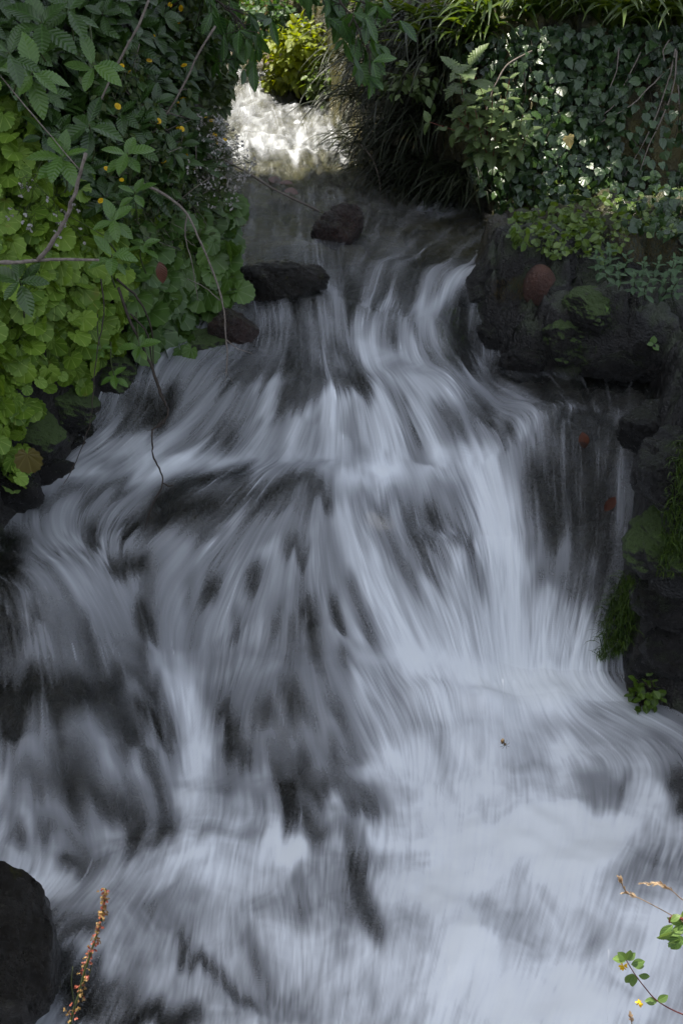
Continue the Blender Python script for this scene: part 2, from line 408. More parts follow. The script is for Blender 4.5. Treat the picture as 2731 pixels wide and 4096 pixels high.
# ------------------------------------------------------------------ water: where the white water runs, and which way
# strokes on the reading grid: (points, half width, whiteness 0..1[, weight])
FOAM = [
 # far and upper stream
 ([(430,150),(640,160)],25,.22), ([(540,210),(620,190)],14,.6), ([(520,232),(720,240)],15,.5), ([(560,270),(600,270)],14,.65), ([(600,258),(740,265)],12,.4),
 ([(500,290),(770,306)],22,.55), ([(500,325),(800,328)],10,.85), ([(560,352),(780,352)],12,.35), ([(590,372),(760,367)],16,.12),
 ([(700,390),(860,405)],26,.04), ([(550,405),(690,450)],36,.17), ([(775,430),(778,434)],8,.6), ([(700,445),(850,455)],12,.3),
 ([(880,470),(1100,490)],22,.22), ([(580,530),(700,535)],14,.42), ([(640,500),(700,500)],12,.06), ([(860,512),(1100,545)],24,.15), ([(960,480),(1040,485)],9,.5),
 ([(1000,525),(1060,535)],7,.4), ([(560,575),(800,575)],22,.17), ([(830,560),(1000,575)],20,.17), ([(1000,580),(1100,570)],14,.08), ([(860,540),(960,570)],12,.3),
 ([(1180,590),(1300,612)],10,.45),
 # lip
 ([(590,640),(720,645)],36,.03), ([(536,640),(598,700),(693,712)],12,.42), ([(740,615),(785,678)],13,.52), ([(605,735),(655,750)],18,.05), ([(810,650),(818,690)],18,.06),
 ([(840,605),(1000,615)],22,.28), ([(890,645),(960,632)],14,.12), ([(690,690),(800,705)],12,.42), ([(640,720),(700,740)],12,.38),
 ([(1150,586),(1060,630),(1000,690)],17,.66), ([(1060,600),(930,650),(850,720)],14,.42),
 ([(850,745),(880,700),(930,675),(1000,688)],13,.66), ([(890,700),(880,785)],16,.5), ([(930,690),(925,790)],18,.5), ([(975,690),(995,790)],20,.55), ([(950,715),(955,750)],8,.25), ([(905,735),(908,775)],7,.28), ([(1010,720),(1020,790)],10,.3),
 ([(1070,690),(1040,820)],24,.05), ([(836,765),(790,760)],18,.55), ([(810,770),(850,820)],22,.62), ([(690,715),(760,765)],18,.42),
 # brown hump and the white arm to its right
 ([(600,775),(760,800)],40,.30), ([(560,840),(840,850)],30,.22), ([(640,890),(720,900)],15,.05), ([(795,878),(835,890)],13,.06), ([(655,800),(668,820)],14,.1), ([(715,880),(800,885)],10,.15), ([(720,770),(790,830)],16,.4),
 ([(850,810),(920,850),(1010,890)],34,.68), ([(900,835),(1100,872)],24,.58), ([(1130,850),(1260,890)],24,.08), ([(1250,885),(1540,900)],34,.03), ([(1290,940),(1500,965)],26,.09), ([(1060,880),(1190,970)],15,.42), ([(1010,930),(1040,990)],14,.32), ([(885,885),(1020,955)],9,.36), ([(1080,920),(1100,935)],14,.16), ([(1150,975),(1170,1000)],12,.15),
 # upper fall
 ([(480,850),(400,985)],24,.52), ([(598,872),(642,880)],10,.6), ([(616,890),(590,1000)],26,.62), ([(744,902),(817,902)],11,.72), ([(700,925),(680,1020)],28,.7), ([(760,910),(765,1030)],30,.74), ([(860,925),(880,1060)],44,.78), ([(956,915),(985,1010)],24,.66),
 ([(655,900),(640,955)],9,.15), ([(525,965),(535,990)],16,.22), ([(1037,960),(1060,1010)],14,.28), ([(560,890),(530,960)],12,.38), ([(735,930),(728,1010)],7,.5), ([(812,940),(815,1010)],7,.55), ([(925,930),(940,1000)],7,.5),
 ([(300,890),(300,985)],16,.25), ([(325,890),(330,980)],9,.2), ([(350,890),(355,985)],14,.03), ([(400,880),(375,960)],16,.04),
 # shelf
 ([(240,1005),(380,1000)],16,.62), ([(60,1120),(180,1070),(330,1040)],34,.62), ([(90,1150),(200,1120),(330,1100)],12,.25), ([(250,1065),(310,1055)],12,.4), ([(150,1100),(180,1095)],10,.35),
 ([(360,1078),(520,1045)],26,.82), ([(500,1035),(640,1050)],22,.65), ([(640,1045),(780,1065)],20,.55),
 ([(400,1130),(480,1092),(560,1085)],19,.05), ([(310,1200),(420,1165),(530,1150)],20,.06), ([(560,1125),(690,1150)],22,.30), ([(650,1095),(735,1104)],13,.06), ([(430,1190),(520,1195)],14,.16), ([(590,1100),(640,1120)],10,.2),
 ([(984,1150),(1012,1200)],17,.05), ([(830,1118),(900,1125)],10,.3), ([(875,1170),(890,1290)],25,.52), ([(930,1150),(950,1250)],14,.3), ([(960,1230),(985,1330)],26,.3), ([(790,1095),(900,1080)],22,.75), ([(900,1090),(960,1110)],18,.6),
 # left side
 ([(40,1165),(120,1240),(200,1320)],36,.58), ([(220,1215),(215,1245)],16,.12), ([(260,1290),(325,1285)],18,.07), ([(240,1180),(300,1225)],13,.42), ([(10,1230),(20,1420)],36,.03), ([(60,1360),(150,1430),(260,1480)],44,.40),
 ([(80,1380),(60,1460)],12,.25), ([(190,1400),(210,1500)],10,.28), ([(0,1560),(120,1570),(225,1590)],42,.03), ([(240,1540),(350,1545)],20,.06), ([(285,1480),(350,1525)],15,.42), ([(325,1390),(340,1455)],17,.06), ([(15,1600),(40,1640)],26,.03),
 # the fan
 ([(440,1240),(400,1400),(375,1510)],36,.55), ([(545,1220),(515,1400),(495,1510)],40,.56), ([(610,1270),(690,1270)],18,.7), ([(650,1280),(650,1350)],26,.68), ([(600,1340),(585,1480)],20,.56), ([(655,1360),(655,1500)],18,.5), ([(700,1170),(690,1240)],16,.5),
 ([(508,1300),(500,1345)],11,.14), ([(590,1290),(583,1345)],11,.14), ([(680,1240),(700,1260)],16,.22), ([(708,1370),(714,1425)],10,.05), ([(762,1350),(775,1420)],9,.10), ([(640,1400),(636,1450)],7,.22), ([(545,1400),(540,1460)],8,.32), ([(450,1300),(440,1380)],8,.32), ([(735,1290),(750,1400)],9,.5), ([(470,1205),(520,1215)],12,.28),
 ([(780,1170),(830,1300),(900,1420),(950,1520)],34,.76), ([(880,1290),(960,1400),(1040,1530)],28,.72), ([(800,1310),(850,1450)],12,.35), ([(960,1240),(1050,1400)],20,.28), ([(785,1490),(795,1512)],15,.14), ([(720,1440),(730,1500)],12,.3), ([(830,1470),(880,1520)],22,.62),
 # the chute
 ([(1100,1055),(1130,1150)],44,.88), ([(1130,1150),(1150,1280)],48,.9), ([(1160,1280),(1166,1420),(1166,1535)],42,.9), ([(960,1060),(1090,1050)],22,.78), ([(1060,1110),(1070,1190)],16,.62), ([(1030,1180),(1050,1240)],14,.3),
 ([(1005,1260),(1040,1400),(1070,1480)],24,.45), ([(1090,1300),(1112,1370)],9,.12), ([(1070,1220),(1090,1300)],10,.25), ([(976,1332),(1060,1540)],18,.7), ([(1080,1420),(1100,1530)],16,.5),
 ([(1159,1013),(1208,979),(1275,938)],13,.55), ([(1205,990),(1195,1040)],15,.6), ([(1225,1060),(1230,1100)],12,.4),
 # thin fall over the dark rock on the right
 ([(1300,965),(1460,1000)],34,.08), ([(1250,1060),(1300,1280)],38,.02), ([(1350,1060),(1370,1340)],48,.04), ([(1310,930),(1420,945)],10,.25), ([(1235,1240),(1300,1260)],22,.33), ([(1245,1290),(1300,1298)],10,.3), ([(1250,1325),(1330,1345)],18,.02),
 ([(1430,1160),(1420,1205)],18,.42), ([(1425,1225),(1440,1300)],15,.3), ([(1366,1270),(1368,1310)],8,.3), ([(1482,1145),(1491,1220)],15,.42), ([(1466,1013),(1474,1104)],10,.25), ([(1395,1020),(1402,1110)],7,.2), ([(1340,1150),(1342,1250)],6,.16), ([(1300,1110),(1310,1230)],5,.14), ([(1500,1000),(1490,1060)],10,.28), ([(1380,1330),(1400,1390)],20,.06),
 ([(1266,1340),(1238,1530)],14,.5), ([(1305,1375),(1280,1540)],11,.52), ([(1330,1390),(1308,1545)],10,.5), ([(1362,1410),(1335,1555)],12,.46), ([(1288,1370),(1262,1450)],6,.2), ([(1320,1390),(1300,1470)],5,.22), ([(1225,1320),(1225,1450)],9,.35),
 ([(1480,1380),(1450,1540)],40,.02), ([(1545,1230),(1540,1600)],36,.02), ([(1400,1400),(1390,1520)],10,.05),
 # middle step
 ([(425,1560),(450,1650),(440,1780),(420,1900)],34,.85), ([(390,1550),(480,1540)],20,.66), ([(480,1555),(640,1515)],18,.6), ([(300,1560),(370,1640)],22,.42),
 ([(555,1575),(640,1560),(770,1570)],20,.5), ([(525,1650),(545,1690)],22,.06), ([(670,1560),(695,1610)],17,.08), ([(610,1600),(620,1640)],13,.16), ([(760,1590),(790,1640)],14,.22), ([(560,1740),(780,1720)],34,.28), ([(600,1660),(590,1770)],9,.4), ([(650,1650),(650,1770)],8,.36), ([(715,1650),(730,1770)],9,.38), ([(570,1700),(560,1770)],9,.1), ([(690,1680),(690,1770)],8,.1), ([(760,1690),(770,1760)],10,.14),
 ([(955,1640),(1015,1668)],15,.10), ([(640,1775),(770,1792)],20,.05), ([(820,1590),(990,1600)],20,.62), ([(790,1620),(900,1690)],20,.45), ([(850,1660),(920,1720)],18,.35), ([(840,1600),(870,1640)],8,.2),
 ([(530,1790),(640,1850)],24,.42), ([(560,1850),(640,1900)],20,.55), ([(760,1790),(880,1830)],30,.08), ([(800,1845),(825,1855)],14,.01), ([(870,1720),(940,1780)],18,.62), ([(890,1800),(970,1870)],26,.42), ([(800,1910),(880,1960)],26,.25), ([(700,1850),(740,1920)],20,.22), ([(690,1790),(740,1830)],12,.35), ([(640,1800),(680,1840)],14,.15),
 # the pool on the right
 ([(1180,1620),(1180,1900),(1150,2330)],280,.87), ([(930,1740),(1000,1800)],34,.78), ([(1110,1560),(1260,1590)],22,.98), ([(1330,1620),(1480,1640)],22,.62), ([(1240,1650),(1400,1690)],22,.66),
 ([(1340,1770),(1410,1835)],34,.48), ([(1420,1820),(1440,1770)],8,.35), ([(1490,1690),(1540,1740)],16,.55), ([(1450,1720),(1490,1790)],18,.8), ([(1550,1770),(1565,1850)],18,.12), ([(1300,1960),(1430,1880),(1520,1830)],28,.9),
 ([(1430,2010),(1560,1960)],40,.52), ([(1400,2150),(1560,2140)],60,.7), ([(900,1910),(950,1950)],26,.65), ([(820,1960),(850,2080),(870,2130)],20,.26), ([(940,2010),(1010,2050)],40,.82), ([(1080,2060),(1100,2070)],26,.68), ([(1000,1850),(1050,1880)],20,.75), ([(1180,1870),(1200,1890)],22,.75),
 # the pool on the left
 ([(290,1945),(500,1960),(660,1975)],52,.84), ([(420,1890),(430,1950)],26,.9), ([(630,1900),(690,1945)],26,.95), ([(560,1905),(610,1890)],16,.6), ([(330,1965),(380,1978)],10,.5), ([(300,2060),(620,2090)],40,.66), ([(480,2050),(640,2020)],30,.78), ([(150,1955),(250,1965)],13,.5), ([(420,2030),(470,2045)],16,.6),
 # lower left boulders
 ([(75,1655),(180,1665)],20,.45), ([(110,1700),(200,1720)],34,.36), ([(240,1620),(300,1690)],32,.2), ([(320,1620),(352,1655)],17,.06), ([(160,1760),(310,1880)],38,.16), ([(200,1740),(290,1830)],9,.36), ([(260,1730),(330,1830)],8,.36), ([(340,1750),(395,1900)],20,.24), ([(0,1700),(70,1700)],24,.45), ([(50,1760),(110,1790)],20,.2),
 ([(10,1830),(100,1815),(190,1850)],18,.5), ([(30,1880),(50,1930)],14,.5), ([(45,1885),(60,1920)],8,.15), ([(110,1870),(200,1940)],16,.4), ([(90,1870),(110,1900)],10,.2), ([(100,1920),(130,1950)],14,.55), ([(140,1975),(230,1990)],10,.03), ([(170,2010),(230,2000)],15,.6),
 ([(130,2090),(200,2080)],22,.35), ([(150,2130),(230,2100)],16,.15), ([(110,2190),(230,2290)],44,.06), ([(320,2320),(430,2325)],26,.02), ([(310,2180),(320,2240)],18,.48), ([(430,2240),(540,2290)],34,.62), ([(500,2225),(580,2310)],9,.15), ([(420,2130),(425,2180)],10,.25), ([(455,2190),(480,2205)],14,.06), ([(560,2120),(590,2200)],16,.38), ([(220,2200),(300,2270)],22,.22), ([(250,2320),(300,2340)],20,.2),
 ([(685,1990),(700,2110)],16,.45), ([(700,2180),(800,2330)],50,.76), ([(610,2230),(640,2330)],14,.5), ([(740,1960),(790,2160)],26,.66), ([(880,2180),(960,2300)],30,.84), ([(860,2250),(870,2270)],14,.6),
]
FLOW = [
 [(560,160),(560,260),(600,330)], [(680,240),(700,320)], [(620,350),(640,450),(620,560)], [(760,340),(780,450)],
 [(1060,480),(960,520),(880,580)], [(1130,570),(1060,620),(1000,700)], [(590,570),(560,640),(620,720),(740,780)], [(740,600),(780,690),(820,780)],
 [(900,600),(850,700),(800,760)], [(930,670),(870,720),(850,760)], [(950,680),(920,790)], [(980,680),(1010,800)],
 [(690,750),(600,820),(550,900)], [(720,760),(690,880)], [(740,760),(820,850),(880,890)], [(880,800),(950,880),(1000,1000)],
 [(1000,840),(1150,890),(1240,960)], [(520,840),(470,880),(400,980)], [(600,900),(570,1020)], [(750,900),(740,1040)], [(870,900),(890,1060)], [(1050,890),(1120,960),(1170,1020)],
 [(300,890),(305,990)], [(400,1000),(280,1040),(130,1105)], [(60,1120),(110,1230),(200,1330),(300,1470)], [(20,1250),(60,1400),(120,1560)], [(200,1350),(200,1550)],
 [(620,1040),(500,1095),(420,1150)], [(700,1080),(580,1160),(470,1260)],
 [(600,1160),(480,1350),(400,1510)], [(660,1160),(590,1350),(550,1520)], [(700,1150),(705,1500)], [(760,1150),(840,1350),(910,1500)], [(820,1130),(950,1340),(1060,1520)],
 [(1170,1030),(1150,1200),(1175,1540)], [(960,1050),(1080,1120),(1120,1300),(1140,1500)], [(880,1100),(900,1300)], [(960,1150),(1000,1300),(1080,1500)],
 [(1300,950),(1250,1100),(1280,1300)], [(1350,950),(1365,1200),(1340,1400)], [(1490,1000),(1450,1200),(1360,1400)], [(1240,1340),(1230,1550)], [(1300,1370),(1265,1560)], [(1370,1390),(1325,1570)],
 [(620,1550),(530,1650),(500,1770)], [(680,1550),(670,1770)], [(750,1550),(830,1650),(870,1740)], [(880,1540),(1040,1660)], [(420,1540),(450,1700),(420,1890)],
 [(100,1300),(200,1450),(370,1650)], [(60,1630),(30,1770)], [(130,1610),(160,1770)], [(220,1600),(300,1800)], [(300,1620),(400,1850)],
 [(70,1800),(10,1920)], [(100,1810),(240,1960)], [(330,1700),(390,1900)],
 [(450,1900),(300,2000),(180,2060)], [(470,1920),(410,2100)], [(500,1920),(520,2120)], [(560,1920),(680,2090)], [(660,1890),(600,1930),(540,1990)],
 [(420,2150),(330,2330)], [(520,2160),(600,2340)], [(250,2050),(180,2200)], [(720,1980),(760,2200),(700,2340)],
 [(1130,1600),(1000,1740),(880,1920)], [(1160,1600),(1140,1900),(1050,2330)], [(1200,1600),(1290,1800),(1320,2000)], [(1250,1600),(1400,1650),(1560,1700)],
 [(1540,1750),(1320,1950),(1220,2300)], [(900,1900),(800,2100),(760,2340)], [(1560,1900),(1460,2340)], [(780,1780),(860,1840),(920,1960)], [(560,1760),(620,1830),(640,1900)],
]
NT, NS = 1180, 820
vv = np.linspace(4700, 150, NT)                              # even steps of the view down the slope
yc = np.arange(.9, 13.0, .002)
_, vc = project(0 * yc, yc, np.interp(yc, _py, _pz))
vc = np.maximum.accumulate((vc * DS)[::-1])[::-1]
vc = vc - np.arange(len(vc)) * 1e-6
ty = np.interp(vv, vc[::-1], yc[::-1])
ty = np.maximum.accumulate(ty + np.arange(NT) * 1e-7)
half = np.interp(ty, [1, 2.3, 3.0, 3.6, 4.2, 5.2, 6.5, 9, 13], [1.7, 1.75, 1.5, 1.5, 1.45, 1.5, 1.3, 1.6, 2.2])
S = np.linspace(-1, 1, NS)
WX = half[:, None] * S[None, :]; WY = np.repeat(ty[:, None], NS, 1)
WZ = water_z(WX, WY)
q = 4
CX, CY, CZ = WX[::q, ::q], WY[::q, ::q], WZ[::q, ::q]
PX, PY = project(CX, CY, CZ)
nci, ncj = PX.shape


def to_grid(p):
    d = (PX - p[0]) ** 2 + (PY - p[1]) ** 2 + (2 * (CY - CY.min())) ** 2
    k = int(d.argmin())
    return np.array([k // ncj, k % ncj], float)


def seg_dist(ax, ay, p, r):
    vx, vy = r[0] - p[0], r[1] - p[1]
    L = vx * vx + vy * vy + 1e-9
    t = np.clip(((ax - p[0]) * vx + (ay - p[1]) * vy) / L, 0, 1)
    return np.hypot(ax - p[0] - t * vx, ay - p[1] - t * vy)


foam = np.where(CY > 5.0, .12, .48 + .20 * sstep(2.75, 2.4, CY) - .18 * sstep(4.15, 4.35, CY)).astype(float)
wx = PX + 26 * fbm(CX * 9, CY * 4, 51, 4) + 10 * fbm(CX * 30, CY * 9, 53, 3)
wy = PY + 34 * fbm(CX * 10, CY * 5, 52, 4)
for st in FOAM:
    pts, hw, val = st[:3]
    d = np.full(PX.shape, 1e9)
    if len(pts) == 1: pts = pts * 2
    for a, c in zip(pts[:-1], pts[1:]):
        d = np.minimum(d, seg_dist(wx, wy, a, c))
    hw = hw * (1.25 if val < .21 else 1.12)
    wgt = np.exp(-(d / hw) ** 2.6 * .9)
    foam = foam * (1 - wgt) + val * wgt
# flow: downhill, steered by the guide lines
I, J = np.meshgrid(np.arange(nci, dtype=float), np.arange(ncj, dtype=float), indexing='ij')
gi = np.gradient(CZ, axis=0); gj = np.gradient(CZ, axis=1)
di = np.full(PX.shape, .05); dj = np.zeros(PX.shape); wt = np.full(PX.shape, .05)
for pl in FLOW:
    gp = [to_grid(p) for p in pl]
    for a, c in zip(gp[:-1], gp[1:]):
        v = c - a; L = np.hypot(*v)
        if L < .5: continue
        d = seg_dist(I, J, a, c)
        wgt = 1 / (1 + (d / 9.0) ** 2) ** 2
        di += wgt * v[0] / L; dj += wgt * v[1] / L; wt += wgt


def up(a):                                                   # coarse grid -> full grid, bilinear
    fi = np.minimum(np.arange(NT) / q, nci - 1.001); fj = np.minimum(np.arange(NS) / q, ncj - 1.001)
    i0 = fi.astype(int); j0 = fj.astype(int); a_, b_ = (fi - i0)[:, None], (fj - j0)[None, :]
    return (a[i0][:, j0] * (1 - a_) * (1 - b_) + a[i0 + 1][:, j0] * a_ * (1 - b_) + a[i0][:, j0 + 1] * (1 - a_) * b_ + a[i0 + 1][:, j0 + 1] * a_ * b_)


def samp(a, i, j):
    i = np.clip(i, 0, a.shape[0] - 1.001); j = np.clip(j, 0, a.shape[1] - 1.001)
    i0 = i.astype(np.int32); j0 = j.astype(np.int32); u = i - i0; v = j - j0
    return (a[i0, j0] * (1 - u) + a[i0 + 1, j0] * u) * (1 - v) + (a[i0, j0 + 1] * (1 - u) + a[i0 + 1, j0 + 1] * u) * v


FD = None


def blur(a, k):
    for ax in (0, 1):
        c = np.cumsum(np.pad(a, [(k + 1, k) if i == ax else (0, 0) for i in range(2)], mode='edge'), ax)
        n = a.shape[ax]
        a = (np.take(c, np.arange(2 * k + 1, 2 * k + 1 + n), ax) - np.take(c, np.arange(n), ax)) / (2 * k + 1)
    return a


nrm = np.hypot(di, dj) + 1e-9
di = blur(di / nrm, 5); dj = blur(dj / nrm, 5)
nrm = np.hypot(di, dj) + 1e-9
FD = up(di / nrm), up(dj / nrm)


def lic(noise, steps, step=1.0):
    """Smear a noise along the flow, as running water does with its bubbles."""
    Ig, Jg = np.meshgrid(np.arange(NT, dtype=np.float32), np.arange(NS, dtype=np.float32), indexing='ij')
    acc = noise.copy(); tw = 1.0
    for sgn in (1, -1):
        i, j = Ig.copy(), Jg.copy()
        for k in range(steps):
            ii = np.clip(i, 0, NT - 1).astype(np.int32); jj = np.clip(j, 0, NS - 1).astype(np.int32)
            i += sgn * step * FD[0][ii, jj]; j += sgn * step * FD[1][ii, jj]
            wk = .5 + .5 * math.cos(math.pi * (k + 1) / (steps + 1))
            acc += wk * samp(noise, i, j); tw += wk
    acc /= tw
    acc -= blur(acc, 40)
    return acc / (acc.std() + 1e-9)


SOFT = [([(380,1062),(640,1048),(800,1085),(900,1095)],26), ([(60,1130),(200,1085),(330,1050)],26), ([(370,1545),(480,1530),(640,1510)],22), ([(700,1508),(900,1505),(1060,1540)],22),
        ([(1060,1565),(1180,1570),(1330,1590)],34), ([(300,1930),(420,1915),(660,1940)],34), ([(520,1790),(640,1800),(800,1800),(900,1760)],24), ([(840,790),(900,840),(1000,860)],22),
        ([(990,1050),(1120,1050)],20), ([(0,1700),(60,1680)],20), ([(560,870),(640,885)],12)]
soft = np.zeros(PX.shape)
for pts, hw in SOFT:
    d = np.full(PX.shape, 1e9)
    for a, c in zip(pts[:-1], pts[1:]):
        d = np.minimum(d, seg_dist(wx, wy, a, c))
    soft = np.maximum(soft, np.exp(-(d / (hw * 1.15)) ** 2))
soft = up(soft)
# every step of the cascade throws its own threads of water
tier = up(np.clip(np.interp(CY + .08 * np.sin(CX * 5) + .05 * fbm(CX * 6, CY, 55, 2), [2.55, 2.75, 2.92, 3.08, 3.55, 3.72, 4.2, 4.35], [0, 1, 1, 2, 2, 3, 3, 4]), 0, 4))


def tiered(k, steps, step):
    out = 0.0
    a, c = lic(nz(k), steps, step), lic(nz(k), steps, step)
    f = .5 - .5 * np.cos(math.pi * tier)                     # alternates 0/1 from step to step
    f = sstep(.3, .7, f)
    out = a * (1 - f) + c * f
    return out / np.sqrt((1 - f) ** 2 + f ** 2)


def nz(k):
    a = rng.standard_normal((NT, NS)).astype(np.float32)
    return blur(a, k) if k else a


fine = tiered(0, 20, 1.0)
mid = tiered(2, 36, 1.6)
big = tiered(5, 40, 2.4)
huge = lic(nz(14), 30, 3.0)
chop = fbm(WX * 24, WY * 8, 70, 5, .66) + .6 * np.abs(fbm(WX * 15, WY * 6, 72, 3)) - .1; chop /= chop.std()
F0 = up(foam)
# feather the white sheets along the current
fn = F0 + .16 * nz(3) * .0
Fl = F0.copy(); wsum = 1.0
Ig, Jg = np.meshgrid(np.arange(NT, dtype=float), np.arange(NS, dtype=float), indexing='ij')
off = 6 * big
i_, j_ = Ig.copy(), Jg.copy()
for k in range(9):
    ii = np.clip(i_, 0, NT - 1).astype(int); jj = np.clip(j_, 0, NS - 1).astype(int)
    i_ -= 1.8 * FD[0][ii, jj]; j_ -= 1.8 * FD[1][ii, jj]
    Fl += samp(F0, i_ + off * FD[0], j_ + off * FD[1]); wsum += 1
F = Fl / wsum
yv = WY
froth = fbm(WX * 7 + 1.5 * fbm(WX * 5, WY * 5, 33, 3), WY * 6 + 1.5 * fbm(WX * 5, WY * 5, 34, 3), 35, 5); froth /= froth.std()
yv = WY
slope = np.clip(np.abs(np.gradient(WZ, axis=0)) / (np.abs(np.gradient(WY, axis=0)) + 1e-6), 0, 2)
slope = blur(slope, 10)
calm = sstep(5.2, 6.5, yv)                                   # the gentle upper stream
pool = sstep(2.9, 2.6, yv) * sstep(.45, .75, F)               # boiling pool: soft, few streaks
amp = .33 * (1 - .55 * pool)
patchy = .10 + 1.9 * sstep(.15, .95, vnoise(WX * 6, WY * 4, 61) * .6 + vnoise(WX * 14, WY * 9, 62) * .4)
farw = sstep(6.3, 7.0, WY)
tex = (.31 * fine + .18 * mid) * (1 - .75 * pool) * patchy * (1 - .35 * calm) * (1 - .9 * farw) + (1 - .9 * farw) * (.40 * big + .34 * huge) * (1 - .6 * calm)
F = F + soft * (.10 * F - .02 + .05 * froth)
tex = tex * (1 - .72 * soft)
A = F + amp * tex * .42 * (.22 + 2.6 * np.clip(F * (1.03 - F), 0, 1))
A = A + .030 * fine * pool + calm * .16 * np.clip(fine * .7 + chop * .5 - .7, 0, 2) + calm * (.20 - .03 * farw) * chop * (.25 + .6 * F) * (1 - .5 * F) + pool * .055 * froth + .03 * sstep(3.0, 2.4, yv) * froth  # calm terms paint ripple highlights and sparkle as foam whiteness
A = A + .13 * np.clip(.7 * fine + .6 * mid - .55, 0, 2) * sstep(.40, .12, F) * sstep(.0, .05, F) * (1 - calm)
A = np.clip(A, 0, 1)
glint = np.clip(fine * .6 + chop * .4 - 1.9, 0, 2) * sstep(.1, .4, F) * (1 - pool)   # spray drops and their glints, painted in as extra whiteness
A = np.clip(A + .18 * glint, 0, 1)
rel = (.0009 * mid + .0004 * fine + .0016 * big) * (1 - .4 * pool) * (.5 + .5 * sstep(.1, .4, slope)) + (calm * .009 - farw * .006) * chop * (1 - .6 * F)
rel = rel + .010 * F * (1 - calm)
V = np.stack([WX, WY, WZ + rel], -1).reshape(-1, 3)

b = NB("running_water")
fa = b.attr("foam")
g = b.n("ShaderNodeNewGeometry")
wn = b.bump(b.noise(70, 5, .65), .7, .014)
# clear water: a thin dark film over the stones
tr = b.n("ShaderNodeBsdfTransparent"); tr.inputs[0].default_value = (.82, .84, .78, 1)
gl = b.n("ShaderNodeBsdfGlossy"); gl.inputs["Roughness"].default_value = .16; gl.inputs[0].default_value = (.9, .93, .96, 1)
b.put(gl.inputs["Normal"], wn)
fr = b.n("ShaderNodeFresnel"); fr.inputs["IOR"].default_value = 1.33; b.put(fr.inputs["Normal"], wn)
clear = b.mixs(b.math('MULTIPLY', fr.outputs[0], 1.0), tr.outputs[0], gl.outputs[0])
# white water
fcol = b.ramp(fa, [(.0, (.50, .50, .50)), (.5, (.62, .64, .68)), (.85, (.78, .81, .84)), (1.0, (.84, .87, .88))])
df = b.n("ShaderNodeBsdfDiffuse"); b.put(df.inputs[0], fcol)
tl = b.n("ShaderNodeBsdfTranslucent"); b.put(tl.inputs[0], fcol)
white = b.mixs(.3, df.outputs[0], tl.outputs[0])
gl2 = b.n("ShaderNodeBsdfGlossy"); gl2.inputs["Roughness"].default_value = .3
white = b.mixs(.04, white, gl2.outputs[0])
sh = b.mixs(b.ramp(fa, [(.10, 0.0), (.30, .14), (.55, .43), (.88, 1.0)]), clear, white)
M["water"] = b.done(sh)
water = mesh_obj("water", V, [grid_faces(NT, NS)], M["water"], attrs={"foam": A.reshape(-1)})
tag(water, "white water of the stream tumbling down over dark boulders", "water", kind="structure")
# ------------------------------------------------------------------ leaves
def norm(a):
    return a / (np.linalg.norm(a, axis=-1, keepdims=True) + 1e-9)


def fan_leaf(outline, curl=0.0, cup=0.0, rings=(0.0, .5, 1.0)):
    """Leaf from an outline of (x, y) with the stalk at the origin, tip along +y; returns verts, tris, uv."""
    o = np.asarray(outline, float); n = len(o)
    c = np.array([0.0, o[:, 1].mean() * .85])
    V = [np.array([c[0], c[1]])]
    for r in rings[1:]:
        V += list(c + (o - c) * r)
    V = np.array(V); T = []
    for k in range(n - 0):
        T.append((0, 1 + k, 1 + (k + 1) % n))
    for r in range(len(rings) - 2):
        a = 1 + r * n; b_ = a + n
        for k in range(n):
            k2 = (k + 1) % n
            T += [(a + k, b_ + k, b_ + k2), (a + k, b_ + k2, a + k2)]
    ys = V[:, 1] - c[1]
    z = -curl * (V[:, 1]) ** 2 + cup * np.abs(V[:, 0]) + .0 * ys
    return np.column_stack([V, z]), np.array(T), V.copy()


def oval(wd, teeth=0, tooth=.06, wide=.42, n=22):
    """Ovate leaf of length 1; teeth = saw teeth per side."""
    t = np.linspace(0, 1, n)
    half = wd * np.sin(math.pi * t ** (math.log(.5) / math.log(wide))) ** .85
    if teeth:
        half = half * (1 + 1.0 * tooth * (2 * ((t * teeth) % 1) - 1) * np.sin(math.pi * t))
    right = np.column_stack([half, t]); left = np.column_stack([-half, t])[::-1]
    return np.vstack([right, left[1:-1]])


def scalloped(lobes=13, notch=.55, depth=.10, n=52):
    a = np.linspace(-math.pi + notch * .35, math.pi - notch * .35, n)
    r = .5 * (1 - .05 * np.cos(a)) * (1 + depth * (np.abs(np.sin(a * lobes / 2)) - .55))
    pts = np.column_stack([r * np.sin(a), .5 * .82 + r * np.cos(a)])
    return np.vstack([[0, .14], pts])


def lobed(pts):
    p = np.array(pts, float)
    return np.vstack([p, np.column_stack([-p[::-1][1:-1, 0], p[::-1][1:-1, 1]])])


